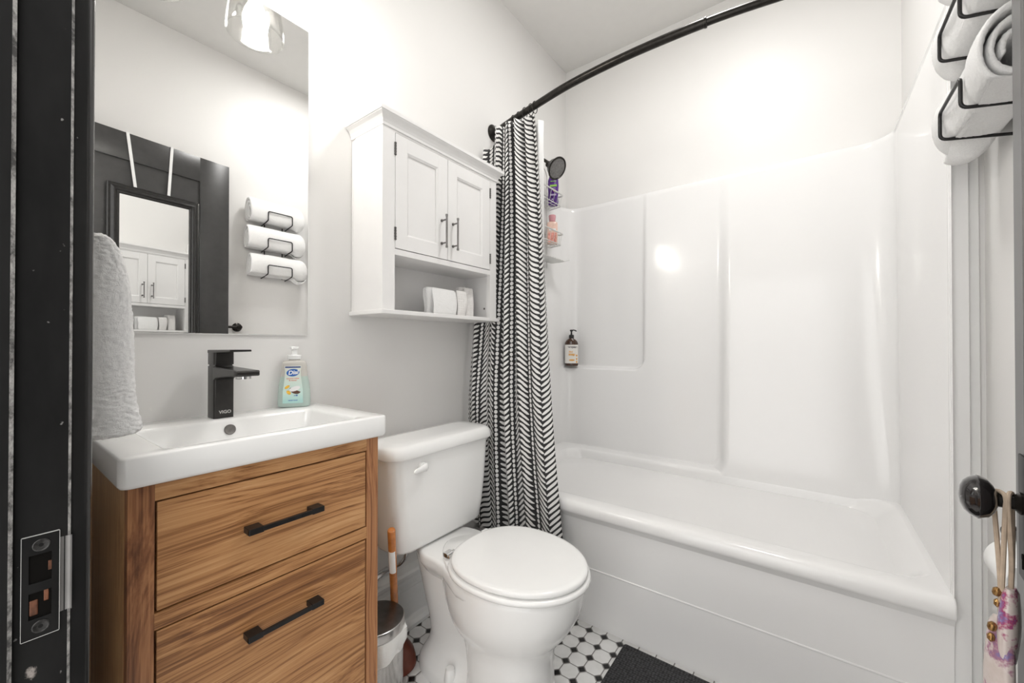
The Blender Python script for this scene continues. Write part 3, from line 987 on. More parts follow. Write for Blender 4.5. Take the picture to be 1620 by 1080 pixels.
# vanity light: back plate, arms, bell shades of clear glass
BULB = 37.0
M_bulb = m_shade_bulb()
t = thing('vanity_light', 'vanity light with clear glass bell shades above the mirror', 'light fixture', (0.02, 0.3755, 2.16))
bm = B(); box(bm, 0.001, 0.022, 0.18, 0.571, 2.13, 2.20, 0.004)
obj('back_plate', bm, M_bronze, t)
LX, LZ = 0.119, 1.960
for ly in (0.496, 0.255):
    bm = B()
    tube(bm, catmull([(0.015, ly, 2.165), (0.06, ly, 2.175), (LX - 0.005, ly, 2.165), (LX, ly, 2.135)], 6), 0.006, 10)
    a = obj('arm', bm, M_bronze, t)
    bm = B(); lathe(bm, [(0.012, 2.135), (0.024, 2.130), (0.026, 2.105), (0.022, 2.090), (0.010, 2.088)], 28, Matrix.Translation((LX, ly, 0)))
    obj('socket', bm, M_bronze, a)
    bm = B()
    pf = [(0.026, 2.102), (0.040, 2.094), (0.056, 2.074), (0.067, 2.040), (0.073, 2.000), (0.0745, 1.975), (0.0745, LZ)]
    pin = [(r - 0.0022, z - 0.001 if i < 3 else z) for i, (r, z) in enumerate(pf)]
    lathe(bm, pf + [(0.0733, LZ - .001)] + pin[::-1], 48, Matrix.Translation((LX, ly, 0)), False, False)
    bmesh.ops.remove_doubles(bm, verts=bm.verts, dist=1e-6)
    vs = list(bm.verts)
    obj('glass_shade', bm, M_glass, t, 60)
    bm = B(); lathe(bm, [(0.012, 2.090), (0.013, 2.070), (0.020, 2.050), (0.029, 2.028), (0.0335, 2.008), (0.0320, 1.990), (0.024, 1.974), (0.012, 1.9665), (0.002, 1.965)], 28, Matrix.Translation((LX, ly, 0)))
    obj('bulb', bm, M_bulb, t, 60)

# towel bar on the front wall beside the vanity with the bath towel
t = thing('towel_bar', 'short black bar on the front wall behind the bath towel', 'towel bar', (0.23, 0.10, 1.178))
bm = B(); cyl(bm, (0.075, 0.103, 1.178), (0.39, 0.103, 1.178), 0.007, 16)
obj('bar', bm, M_black, t)
for x in (0.085, 0.38):
    bm = B(); cyl(bm, (x, 0.0665, 1.178), (x, 0.106, 1.178), 0.008, 16); cyl(bm, (x, 0.0665, 1.178), (x, 0.073, 1.178), 0.018, 20, 0.001)
    obj('post', bm, M_black, t)
bm = B()
# folded over the bar: outer profile in (y, z), lofted along x with soft waves
TWL = [(0.900, 0.0760, 0.1500), (0.912, 0.0745, 0.1570), (0.925, 0.0745, 0.1530), (0.945, 0.0745, 0.1490), (0.965, 0.0745, 0.1470), (0.985, 0.0745, 0.1455), (1.02, 0.0745, 0.1455), (1.06, 0.0745, 0.1440),
       (1.10, 0.0750, 0.1415), (1.135, 0.0760, 0.1380), (1.160, 0.0790, 0.1340), (1.180, 0.0840, 0.1280), (1.194, 0.0910, 0.1200), (1.202, 0.0990, 0.1120)]
def towel_ring(x, k):
    wv = 0.0025 * math.sin(k * 1.3) + 0.0014 * math.sin(k * 3.1)
    return [Vector((x, a_, z)) for z, a_, b_ in TWL] + [Vector((x, b_ + wv, z)) for z, a_, b_ in TWL[::-1]]
n = 26
rings = []
for k in range(n + 1):
    x = lerp(0.050, 0.415, k / n)
    e = min(k, n - k)
    rg = towel_ring(x, k)
    if e < 3:
        s_ = (0.84, 0.94, 0.98)[e]
        cyc = Vector((x, 0.105, 1.05))
        rg = [Vector((x, cyc.y + (p.y - cyc.y) * s_, cyc.z + (p.z - cyc.z) * (0.97 + 0.01 * e))) for p in rg]
    rings.append(rg)
ladder_caps(bm, loft(bm, rings, True, False, False), len(TWL))
tw = obj('bath_towel', bm, M_towel, None, 60, loc=(0.22, 0.11, 1.18))
tag(tw, 'fluffy white bath towel hanging beside the vanity next to the black door jamb', 'towel')
fuzz(tw, 4, 0.0034)

# ---------------------------------------------------------------- wall cabinet
CY0, CY1 = 0.745, 1.296
CXF = 0.172
t = thing('wall_cabinet', 'white two door bathroom cabinet with open shelf hanging above the toilet', 'cabinet', (0.09, 1.02, 1.45))
bm = B()
ZB, ZS, ZTOP = 1.148, 1.335, 1.725
box(bm, 0.002, CXF - .019, CY0 + .001, CY0 + 0.015, ZB, ZTOP)
box(bm, 0.024, CXF, CY0 - 0.0025, CY0 + .0012, ZB, ZTOP, 0.0006)            # raised side board
box(bm, 0.002, CXF - .019, CY1 - 0.015, CY1 - .0005, ZB, ZTOP)
box(bm, 0.002, 0.008, CY0, CY1, ZB, ZTOP)
box(bm, 0.008, CXF - .0005, CY0 + .015, CY1 - .015, ZS - 0.012, ZS + 0.007, 0.0008)
box(bm, CXF - 0.018, CXF + .0002, CY0 + .0003, CY0 + 0.043, ZB, ZTOP)
box(bm, CXF - 0.018, CXF + .0002, CY1 - 0.040, CY1, ZB, ZTOP)
box(bm, CXF - 0.0175, CXF - .0003, CY0 + .04, CY1 - .038, 1.709, ZTOP)
obj('body', bm, M_cab, t, 0)
bm = B(); box(bm, CXF - 0.030, CXF - 0.0165, CY0 + 0.040, CY1 - 0.038, ZS + 0.004, 1.711)
obj('dark_gap', bm, M_tvoid, t, 0)
bm = B(); box(bm, 0.002, 0.183, CY0 - 0.010, CY1 + 0.010, 1.134, ZB, 0.002)
obj('bottom_shelf', bm, M_cab, t, 0)
# crown moulding: profile of (projection, z) swept round three sides
bm = B()
cp = [(0.0, 1.716), (0.004, 1.716), (0.0045, 1.724), (0.006, 1.726), (0.008, 1.732), (0.013, 1.741), (0.021, 1.747), (0.022, 1.749), (0.025, 1.750), (0.025, 1.761), (0.0, 1.762)]
rings = []
for d, z in cp:
    rings.append([Vector((0.002, CY0 - d, z)), Vector((CXF + d, CY0 - d, z)), Vector((CXF + d, CY1 + d, z)), Vector((0.002, CY1 + d, z))])
loft(bm, rings)
obj('crown_moulding', bm, M_cab, t, 0)
ym = 1.0175
for i, (a, b_) in enumerate(((CY0 + 0.045, ym - 0.001), (ym + 0.001, CY1 - 0.0415))):
    z0, z1 = ZS + 0.0095, 1.7075
    s_ = 0.046
    bm = B()
    box(bm, CXF - 0.017, CXF + 0.0005, a, a + s_, z0, z1, 0.0006)
    box(bm, CXF - 0.017, CXF + 0.0005, b_ - s_, b_, z0, z1, 0.0006)
    box(bm, CXF - 0.017, CXF + 0.0003, a + s_, b_ - s_, z0, z0 + s_, 0.0)
    box(bm, CXF - 0.017, CXF + 0.0003, a + s_, b_ - s_, z1 - s_, z1, 0.0)
    # sloped bead and recessed panel
    rings = []
    for d, x in ((0.0, CXF), (0.006, CXF - 0.0035), (0.0065, CXF - 0.0075)):
        rings.append([Vector((x, a + s_ + d, z0 + s_ + d)), Vector((x, b_ - s_ - d, z0 + s_ + d)), Vector((x, b_ - s_ - d, z1 - s_ - d)), Vector((x, a + s_ + d, z1 - s_ - d))])
    loft(bm, rings, cap0=False)
    d = obj('cabinet_door', bm, M_cab, t, 0)
    yh = ym + (-0.030 if i == 0 else 0.026)
    bm = B()
    pz0, pz1 = 1.380, 1.497
    xx = CXF + 0.026
    lathe(bm, [(0.0045, 0), (0.0048, 0.004), (0.0033, 0.010), (0.0033, pz1 - pz0 - 0.010), (0.0048, pz1 - pz0 - 0.004), (0.0045, pz1 - pz0)], 12, Matrix.Translation((xx, yh, pz0)))
    for z in (pz0 + 0.018, pz1 - 0.018):
        cyl(bm, (CXF, yh, z), (xx, yh, z), 0.0028, 10); cyl(bm, (CXF, yh, z), (CXF + 0.003, yh, z), 0.0055, 12)
    obj('handle', bm, mat('antique_pewter', (0.22, 0.21, 0.205), 0.3, 0.9, var=0.15), d)
    ye = a - 0.001 if i == 0 else b_ + 0.001
    for z in (z0 + 0.045, z1 - 0.050):
        bm = B(); cyl(bm, (CXF + 0.0015, ye, z - 0.020), (CXF + 0.0015, ye, z + 0.020), 0.0032, 10)
        for k in range(5):
            cyl(bm, (CXF + 0.0015, ye, z - 0.020 + k * 0.009), (CXF + 0.0015, ye, z - 0.017 + k * 0.009), 0.0038, 10)
        obj('hinge', bm, mat('dark_hinge_metal', (0.12, 0.115, 0.11), 0.35, 0.8), d)
bm = B(); cyl(bm, (0.120, CY1 - 0.0155, 1.190), (0.120, CY1 - 0.0145, 1.190), 0.0045, 16)
obj('shelf_pin', bm, M_drain, t)

# folded towels on the cabinet's open shelf
def folded_towel(name, label, y0, y1, x0, x1, z0, h, m, th=0.013, lean=0.0):
    bm = B()
    # ribbon folded in plan: goes along the front, turns at the right, comes back
    w = (y1 - y0)
    c = []
    p = [(x1 - th / 2, y0 + th / 2), (x1 - th / 2, y1 - th), (x1 - th * 1.4, y1 - th * .5), (x1 - th * 2.1, y1 - th), (x1 - th * 2.0, y0 + th),
         (x1 - th * 2.9, y0 + th * .5), (x1 - th * 3.4, y0 + th), (x1 - th * 3.3, y1 - th), (x1 - th * 4.0, y1 - th * .4), (x1 - th * 4.8, y1 - th), (x1 - th * 4.8, y0 + th)]
    pts = catmull([(a, b, 0) for a, b in p], 5)
    L, Rr = [], []
    for i, q_ in enumerate(pts):
        d = (pts[min(i + 1, len(pts) - 1)] - pts[max(i - 1, 0)]).normalized()
        nrm = Vector((-d.y, d.x, 0))
        tt = th * 0.47
        if i in (0, len(pts) - 1): tt *= 0.5
        L.append(q_ + nrm * tt); Rr.append(q_ - nrm * tt)
    sec = L + Rr[::-1]
    rings = []
    K = 9
    cx, cy = (x0 + x1) / 2, (y0 + y1) / 2
    for k in range(K + 1):
        f = k / K
        z = z0 + h * f
        ins = 0.0
        sc_ = 1.0 - (0.03 if k in (0, K) else 0)
        rg = []
        for i, q_ in enumerate(sec):
            wv = 0.0022 * math.sin(f * 5 + i * 0.25) + 0.003 * math.sin(f * 3.0 + y0 * 40) * (1 if q_.y > cy else 0.2)
            rg.append(Vector((cx + (q_.x - cx) * sc_ + wv, cy + (q_.y - cy) * sc_ + wv * 0.8 + lean * f * h, z + 0.0025 * math.sin(i * 0.2 + y0 * 30) * f)))
        rings.append(rg)
    ladder_caps(bm, loft(bm, rings, True, False, False), len(L))
    for f_ in bm.faces:
        f_.smooth = True
    o = obj(name, bm, m, None, 80, loc=(cx, cy, z0))
    fuzz(o, 2, 0.0016)
    return tag(o, label, 'towel', 'folded towels on the cabinet shelf')
folded_towel('folded_towel', 'folded white terry towel, front one on the cabinet shelf', 0.968, 1.092, 0.072, 0.146, ZB, 0.098, M_towel)
folded_towel('folded_towel', 'folded white waffle towel in the middle of the cabinet shelf', 1.096, 1.156, 0.070, 0.140, ZB, 0.098, M_waffle)
folded_towel('folded_towel', 'folded white waffle towel at the right, tallest on the cabinet shelf', 1.160, 1.222, 0.055, 0.122, ZB, 0.122, M_waffle)

# ---------------------------------------------------------------- toilet
YC = 0.958
def egg(xb, xf, w, z, nb=2.4, n=56, mid=0.45, yc=YC):
    pts = []
    xm = xb + (xf - xb) * mid
    for i in range(n):
        a = 2 * PI * i / n
        c_, s_ = math.cos(a), math.sin(a)
        e = 2.0 if c_ > 0 else nb
        rx = (xf - xm) if c_ > 0 else (xm - xb)
        pts.append(Vector((xm + rx * math.copysign(abs(c_) ** (2 / e), c_), yc + w / 2 * math.copysign(abs(s_) ** (2 / e), s_), z)))
    return pts
t = thing('toilet', 'white two piece toilet with closed lid between vanity and tub', 'toilet', (0.40, YC, 0.0))
bm = B()
loft(bm, [egg(.375, .655, .262, 0.0, 3), egg(.378, .652, .258, 0.012, 3), egg(.385, .640, .240, 0.030, 3), egg(.385, .635, .230, 0.08, 2.8), egg(.375, .635, .232, 0.150, 2.6), egg(.360, .640, .242, 0.190, 2.5),
          egg(.325, .656, .270, 0.213, 2.2), egg(.295, .680, .305, 0.240, 1.95, mid=.49), egg(.270, .702, .332, 0.275, 1.8, mid=.53), egg(.250, .718, .348, 0.310, 1.7, mid=.56), egg(.240, .726, .350, 0.345, 1.65, mid=.57),
          egg(.240, .730, .353, 0.370, 1.65, mid=.57), egg(.242, .729, .351, 0.382, 1.65, mid=.57), egg(.250, .723, .344, 0.388, 1.65, mid=.57)])
# deck: the neck between bowl and tank
def deck_outline(grow, z):
    hw = [(0.090, .050), (0.140, .062), (0.190, .088), (0.228, .112), (0.255, .117), (0.300, .118), (0.345, .128), (0.385, .146), (0.43, .166), (0.48, .172)]
    up = [Vector((x - (grow if i == 0 else 0), YC + h + grow, z)) for i, (x, h) in enumerate(hw)]
    dn = [Vector((x - (grow if i == 0 else 0), YC - h - grow, z)) for i, (x, h) in enumerate(hw)]
    return up + dn[::-1]
loft(bm, [deck_outline(-0.055, 0.255), deck_outline(-0.035, 0.300), deck_outline(-0.012, 0.335), deck_outline(-0.002, 0.348), deck_outline(0.0, 0.356), deck_outline(0.0, 0.372), deck_outline(-0.003, 0.380), deck_outline(-0.010, 0.3835)])
# trapway body behind the pedestal
def trap(xb, xf, w, z, e=3.2):
    return egg(xb, xf, w, z, e, 40, 0.5)
loft(bm, [trap(.165, .56, .236, 0.0), trap(.166, .56, .236, 0.024), trap(.172, .55, .226, 0.038), trap(.180, .54, .194, 0.052), trap(.188, .53, .160, 0.070), trap(.190, .52, .142, 0.10), trap(.180, .50, .142, 0.150), trap(.165, .48, .155, 0.210), trap(.150, .46, .172, 0.280), trap(.135, .45, .19, 0.35)])
bowl = obj('bowl', bm, M_porc, t, 50)
for s in (-1, 1):
    bm = B(); lathe(bm, [(0.0180, 0), (0.0175, 0.008), (0.0140, 0.030), (0.0115, 0.036), (0.002, 0.038)], 24, Matrix.Translation((0.352, YC + s * 0.104, 0.037)))
    obj('bolt_cap', bm, M_plastic, t)
# seat and lid
bm = B()
loft(bm, [egg(.338, .740, .356, 0.3885), egg(.331, .743, .365, 0.3900), egg(.329, .745, .369, 0.3955), egg(.331, .743, .365, 0.4010), egg(.339, .738, .354, 0.4035)])
obj('seat', bm, M_seat, t, 60)
bm = B()
loft(bm, [egg(.350, .724, .330, 0.4035), egg(.346, .728, .338, 0.4060), egg(.340, .736, .349, 0.4075), egg(.338, .738, .352, 0.4125), egg(.339, .7365, .350, 0.4180), egg(.343, .732, .343, 0.4210), egg(.352, .720, .323, 0.4225), egg(.40, .66, .22, 0.4240), egg(.47, .58, .08, 0.4245)])
obj('lid', bm, M_seat, t, 60)
for s in (-1, 1):
    bm = B(); box(bm, 0.318, 0.345, YC + s * 0.088 - 0.014, YC + s * 0.088 + 0.014, 0.384, 0.406, 0.003); cyl(bm, (0.335, YC + s * 0.088 - 0.017, 0.402), (0.335, YC + s * 0.088 + 0.017, 0.402), 0.006, 14)
    obj('seat_hinge', bm, M_seat if s > 0 else M_chrome, t)
# tank
TXB, TXF = 0.070, 0.236
TY0, TY1 = YC - 0.224, YC + 0.236
def tank_ring(z, ins, fr, r=0.035):
    return rrect(TXB + ins * 0.3, TXF + fr, TY0 + ins, TY1 - ins, r, z, 8)
bm = B()
rings = []
for z, ins, fr, r in ((0.384, 0.075, -0.048, 0.04), (0.386, 0.050, -0.028, 0.05), (0.392, 0.036, -0.016, 0.055), (0.402, 0.030, -0.010, 0.055), (0.46, 0.022, -0.006, 0.052), (0.55, 0.014, -0.003, 0.048), (0.690, 0.006, 0.0, 0.045)):
    rings.append(tank_ring(z, ins, fr, r))
loft(bm, rings)
obj('tank', bm, M_porc, t, 50)
bm = B()
def lid_ring(z, g, r=0.055):
    return rrect(TXB - 0.004 - g * .5, TXF + 0.012 + g, TY0 - 0.006 - g, TY1 + 0.006 + g, r, z, 8)
loft(bm, [lid_ring(0.688, -0.008), lid_ring(0.690, 0.0), lid_ring(0.696, 0.003), lid_ring(0.712, 0.000), lid_ring(0.722, -0.003), lid_ring(0.728, -0.009), lid_ring(0.7305, -0.020, 0.045), lid_ring(0.7315, -0.06, 0.02)])
obj('tank_lid', bm, M_porc, t, 50)
bm = B()
ly = 0.842
cyl(bm, (TXF - 0.004, ly, 0.655), (TXF + 0.012, ly, 0.655), 0.0150, 24, 0.002)
rings = []
for k in range(10):
    f = k / 9
    y = ly + 0.014 - 0.064 * f
    hh = lerp(0.0145, 0.0060, f) * (0.55 if k in (0, 9) else 1)
    dd = lerp(0.0075, 0.0045, f) * (0.5 if k in (0, 9) else 1)
    x = TXF + 0.0145 + 0.010 * f
    z = 0.656 - 0.003 * f
    rings.append([Vector((x + dd * math.cos(a), y, z + hh * math.sin(a))) for a in [2 * PI * i / 16 for i in range(16)]])
loft(bm, rings)
obj('flush_lever', bm, M_plastic, t, 60)
# supply pipe and stop valve
t = thing('supply_valve', 'chrome water stop valve with curved pipe under the toilet tank', 'valve', (0.05, 0.84, 0.262))
bm = B(); cyl(bm, (0.0255, 0.80, 0.262), (0.060, 0.80, 0.262), 0.0075, 16); cyl(bm, (0.055, 0.785, 0.262), (0.055, 0.850, 0.268), 0.0120, 18, 0.001)
cyl(bm, (0.0255, 0.80, 0.262), (0.031, 0.80, 0.262), 0.024, 24, 0.001)
obj('valve_body', bm, M_chrome, t)
bm = B(); tube(bm, catmull([(0.055, 0.846, 0.268), (0.062, 0.868, 0.271), (0.085, 0.882, 0.286), (0.108, 0.885, 0.320), (0.115, 0.884, 0.366)], 7), 0.0068, 12); cyl(bm, (0.115, 0.884, 0.350), (0.115, 0.884, 0.372), 0.0095, 14, 0.001)
obj('pipe', bm, M_chrome, t)
bm = B(); cyl(bm, (0.115, 0.884, 0.364), (0.115, 0.884, 0.3835), 0.019, 8, 0.001)
obj('coupling_nut', bm, M_plastic, t)

# ---------------------------------------------------------------- plunger, bin
t = thing('plunger', 'plunger with orange wooden handle and red brown rubber cup behind the bin', 'plunger', (0.138, 0.822, 0.0))
P0, P1 = Vector((0.138, 0.822, 0.080)), Vector((0.260, 0.712, 0.512))
bm = B(); cyl(bm, P0, P1, 0.0112, 24, 0.003)
hd = obj('handle', bm, M_hand, t)
Mh = frame_to(P0, P1 - P0)
La = (P1 - P0).length
bm = B()
rings = []
for z in (La * 0.66, La * 0.84):
    rings.append([Mh @ Vector((0.0115 * math.cos(a), 0.0115 * math.sin(a), z)) for a in [R(-150 + 110 * k / 10) for k in range(11)]])
loft(bm, rings, closed=False)
obj('sticker', bm, M_paper, hd, 60)
bm = B(); lathe(bm, [(0.060, 0.0), (0.064, 0.004), (0.063, 0.020), (0.056, 0.045), (0.043, 0.066), (0.028, 0.080), (0.018, 0.088), (0.016, 0.100), (0.013, 0.104)], 36, Matrix.Translation((0.138, 0.822, 0)))
obj('cup', bm, M_rubber, t)
BX, BY = 0.216, 0.692
t = thing('trash_bin', 'small round steel bin with dark lid and white liner beside the vanity', 'bin', (BX, BY, 0.0))
bm = B(); lathe(bm, [(0.078, 0.0), (0.080, 0.002), (0.080, 0.014), (0.0785, 0.016), (0.0785, 0.205), (0.070, 0.2055)], 48, Matrix.Translation((BX, BY, 0)))
t.scale = (0.97, 0.97, 1.07)
obj('bucket', bm, M_steel, t)
bm = B()
n = 56
rings = []
for z, r0, am in ((0.155, 0.0800, 0.0028), (0.165, 0.0818, 0.0028), (0.185, 0.0835, 0.0022), (0.200, 0.0845, 0.0020), (0.213, 0.0835, 0.001), (0.213, 0.0800, 0.0), (0.190, 0.0790, 0), (0.150, 0.0788, 0)):
    rg = []
    for i in range(n):
        a = 2 * PI * i / n
        r = r0 + am * (math.sin(a * 7 + z * 60) * .6 + math.sin(a * 13 + 1) * .4)
        zz = z + (0.013 * math.sin(a * 2 + 0.9) + 0.004 * math.sin(a * 9)) * (1 if z < 0.17 else 0.15)
        if z >= 0.185 and r0 > .082 and abs(((a - R(38) + PI) % (2 * PI)) - PI) < 0.22:
            r += 0.010 * (1 - abs(((a - R(38) + PI) % (2 * PI)) - PI) / 0.22)
        rg.append(Vector((BX + r * math.cos(a), BY + r * math.sin(a), zz)))
    rings.append(rg)
loft(bm, rings, cap0=False, cap1=False)
obj('bag', bm, M_bag, t, 60)
bm = B(); lathe(bm, [(0.0815, 0.2140), (0.0830, 0.2150), (0.0830, 0.2350), (0.0815, 0.2385), (0.0795, 0.2395)], 56, Matrix.Translation((BX, BY, 0)), True, False)
obj('lid_rim', bm, M_steel, t, label='polished rim of the lid')
bm = B(); lathe(bm, [(0.0797, 0.2385), (0.0790, 0.2400), (0.060, 0.2425), (0.03, 0.2440), (0.002, 0.2445)], 56, Matrix.Translation((BX, BY, 0)))
obj('lid', bm, M_darksteel, t)

# ---------------------------------------------------------------- bathtub and shower surround
TX0, TX1 = 0.022, 1.486
TYF, TYB = 1.331, 2.195
t = thing('bathtub', 'white bathtub with long plain apron at the end of the room', 'bathtub', (0.76, 1.76, 0.0))
bm = B()
rings = [rrect(TX0, TX1, TYF + .016, TYB, .006, 0.405), rrect(TX0, TX1, TYF + .003, TYB, .006, 0.410), rrect(TX0, TX1, TYF, TYB, .006, 0.420), rrect(TX0, TX1, TYF + .001, TYB, .006, 0.436), rrect(TX0, TX1, TYF + .006, TYB, .006, 0.447), rrect(TX0, TX1, TYF + .016, TYB, .006, 0.4525), rrect(TX0, TX1, TYF + .03, TYB, .006, 0.4535)]
IX0, IX1, IY0, IY1 = 0.115, 1.464, 1.408, 2.053
for d0, dl, dr, z, r in ((-.006, 0, 0, .4535, .085), (0.0, 0, 0, .4515, .082), (0.006, 0.002, 0.006, .444, .082), (0.0085, 0.004, 0.018, .432, .086), (0.0102, 0.007, 0.034, .416, .092), (0.012, 0.010, 0.050, .40, .10), (0.024, 0.025, 0.150, .28, .12), (0.035, 0.040, 0.230, .16, .11), (0.055, 0.060, 0.265, .115, .10), (0.12, 0.14, 0.32, .100, .06), (0.24, 0.3, 0.5, .097, .03)):
    rings.append(rrect(IX0 + d0 + dl, IX1 - d0 - dr, IY0 + d0, IY1 - d0, r, z))
loft(bm, rings)
obj('basin', bm, M_tub, t, 60)
bm = B()
pr = [(TYF + .016, 0.407), (1.352, 0.400), (1.360, 0.385), (1.364, 0.30), (1.3655, 0.2135), (1.3636, 0.2115), (1.3636, 0.2085), (1.3660, 0.2060), (1.3685, 0.12), (1.3715, 0.028), (1.3700, 0.022), (1.3700, 0.0), (1.42, 0.0), (1.42, 0.407)]
a = [bm.verts.new((TX0, y, z)) for y, z in pr]
b = [bm.verts.new((TX1, y, z)) for y, z in pr]
for i in range(len(pr)):
    j = (i + 1) % len(pr)
    bm.faces.new([a[i], a[j], b[j], b[i]])
bm.faces.new(a); bm.faces.new(b[::-1])
obj('apron', bm, M_tub, t, 25)

def back_y(x, z):
    """y of the surround's back: three stepped levels"""
    k = smooth01((z - 0.45) / (1.86 - 0.45))
    outer = lerp(2.047, 2.176, (z - 0.45) / 1.41)
    mid = lerp(2.125, 2.181, (z - 0.45) / 1.41)
    inner = lerp(2.182, 2.186, (z - 0.45) / 1.41)
    def rr(x1, z0, r, w):
        # signed distance to a region x < x1, z > z0 with one rounded corner
        qx, qz = x - (x1 - r), (z0 + r) - z
        d = math.hypot(max(qx, 0), max(qz, 0)) + min(max(qx, qz), 0) - r
        return smooth01(0.5 - d / w)
    y = outer
    y = lerp(y, mid, rr(0.890, 0.432, 0.075, 0.055))
    y = lerp(y, inner, rr(0.500, 0.905, 0.055, 0.018))
    return y
t = thing('shower_surround', 'glossy white moulded shower surround with recessed shelves around the tub', 'shower surround', (0.76, 2.18, 0.455))
XL, XRR = 0.028, 1.4845
plan = []
RC = 0.10
for y in [1.352 + k * (2.186 - RC - 1.352) / 14 for k in range(15)]:
    plan.append((XL, y, max(0.0, (y - 1.95) / 0.14)))
for k in range(1, 12):
    a = R(180 - 90 * k / 12)
    plan.append((XL + RC + RC * math.cos(a), 2.186 - RC + RC * math.sin(a), 1))
nx = 150
for k in range(nx + 1):
    plan.append((XL + RC + (XRR - XL - 2 * RC) * k / nx, 2.186, 1))
for k in range(1, 12):
    a = R(90 - 90 * k / 12)
    plan.append((XRR - RC + RC * math.cos(a), 2.186 - RC + RC * math.sin(a), 1))
for y in [1.352 + k * (2.186 - RC - 1.352) / 14 for k in range(14, -1, -1)]:
    plan.append((XRR, y, max(0.0, (y - 1.95) / 0.14)))
zs = [0.400, 0.420, 0.432] + [0.440 + 0.004 * k for k in range(16)] + [0.515 + k * 0.02 for k in range(18)] + [0.87 + 0.0045 * k for k in range(20)] + [0.97 + k * 0.03 for k in range(30)] + [1.862]
rings = []
for z in zs:
    rg = []
    for x, y, w in plan:
        w = smooth01(min(1, w))
        # follow the step in proportion to how far back this point of the plan is
        depth = max(0.0, min(1.0, (y - 1.352) / (2.186 - 1.352)))
        yy = y + (back_y(x, z) - 2.186) * (depth ** 6)
        rg.append(Vector((x, yy, z)))
    rings.append(rg)
bm = B()
# rounded top lip running back to the walls
def lip(f, dz):
    out = []
    n_ = len(plan)
    for i, (x, y, w) in enumerate(plan):
        p = rings[len(zs) - 1][i]
        wx = min(max(x, 0.0), XA)
        tx, ty = p.x, p.y
        if y < 2.186 - RC + 1e-6:
            tx = lerp(x, 0.001 if x < 0.7 else XA - 0.001, f)
        elif x < XL + RC and i < n_ / 2:
            k_ = (x - XL) / RC
            tx = lerp(x, 0.001 + k_ * (XL + RC), f); ty = lerp(p.y, YB - 0.001 if k_ > .3 else p.y + 0.05 * 0, f)
            ty = lerp(p.y, min(YB - 0.001, p.y + 0.02 + 0.02 * k_), f)
        elif x > XRR - RC and i > n_ / 2:
            k_ = (XRR - x) / RC
            tx = lerp(x, XA - 0.001 - k_ * (XA - XRR + RC), f); ty = lerp(p.y, min(YB - 0.001, p.y + 0.02 + 0.02 * k_), f)
        else:
            ty = lerp(p.y, YB - 0.001, f)
        out.append(Vector((tx, ty, p.z + dz)))
    return out
tops = [lip(0.12, 0.0035), lip(0.35, 0.0055), lip(0.6, 0.006), lip(1.0, 0.005)]
loft(bm, rings + tops, closed=False)
obj('panel', bm, M_tub, t, 60)
for (fx_0, fx_1, fy_0, fy_1, fz_0) in ((0.001, XL + 0.001, 1.345, 1.356, 0.455), (XRR - 0.0012, XA - .004, 1.372, 1.383, 0.0)):
    bm = B(); box(bm, fx_0, fx_1, fy_0, fy_1, fz_0, 1.866, 0.002)
    obj('flange', bm, M_tub, t, 30)
# soap bottle on the surround's ledge
t = thing('soap_pump_bottle', 'amber pump bottle with cream and orange label on the shower ledge', 'soap bottle', (0.079, 2.128, 0.912), R(28), local=True)
bm = B()
flat_bottle(bm, [(0.036, 0.020, 0.0), (0.039, 0.0225, 0.003), (0.0395, 0.023, 0.010), (0.0395, 0.023, 0.128), (0.038, 0.0225, 0.138), (0.033, 0.021, 0.148), (0.024, 0.018, 0.157), (0.0135, 0.0130, 0.162), (0.0125, 0.0125, 0.166)], 32, 2.8)
obj('bottle', bm, M_amber, t, 50)
bm = B(); lathe(bm, [(0.013, 0.164), (0.0145, 0.166), (0.0145, 0.182), (0.0120, 0.185), (0.0055, 0.186), (0.0045, 0.204), (0.0090, 0.206), (0.0095, 0.214), (0.004, 0.216)], 22)
tube(bm, catmull([(0, 0, 0.211), (0.012, -0.002, 0.213), (0.024, -0.004, 0.210), (0.029, -0.005, 0.205)], 5), 0.0035, 8)
obj('pump', bm, M_blackpl, t)
bm = B()
rings = []
for z in (0.016, 0.126):
    rg = []
    for k in range(17):
        a = R(190 + 160 * k / 16)
        c_, s_ = math.cos(a), math.sin(a)
        rg.append(Vector((0.0400 * math.copysign(abs(c_) ** (2 / 2.8), c_), 0.0236 * math.copysign(abs(s_) ** (2 / 2.8), s_), z)))
    rings.append(rg)
loft(bm, rings, closed=False)
lb = obj('label_sheet', bm, M_lab, t, 50)
yf = -0.0243
obj('brand_lettering', text_mesh('everyone', 0.0150, 0.0001, face_M(0.0060, yf, 0.1120), 0.0005), M_ink, lb, 0)
bm = text_mesh('3in1', 0.0150, 0.0001, face_M(-0.003, yf, 0.0840), 0.0004)
join(bm, text_mesh('soap', 0.0200, 0.0001, face_M(0.002, yf, 0.0690), 0.0008))
obj('product_lettering', bm, M_orange, lb, 0)
bm = face_patch(ell(0.002, 0.035, 0.0170, 0.0045, 20), yf)
for z in (0.062, 0.042, 0.024):
    join(bm, face_patch(ell(0.0305, z, 0.0040, 0.0060, 16), yf + .0022))
obj('orange_mark', bm, M_orange, lb, 0)

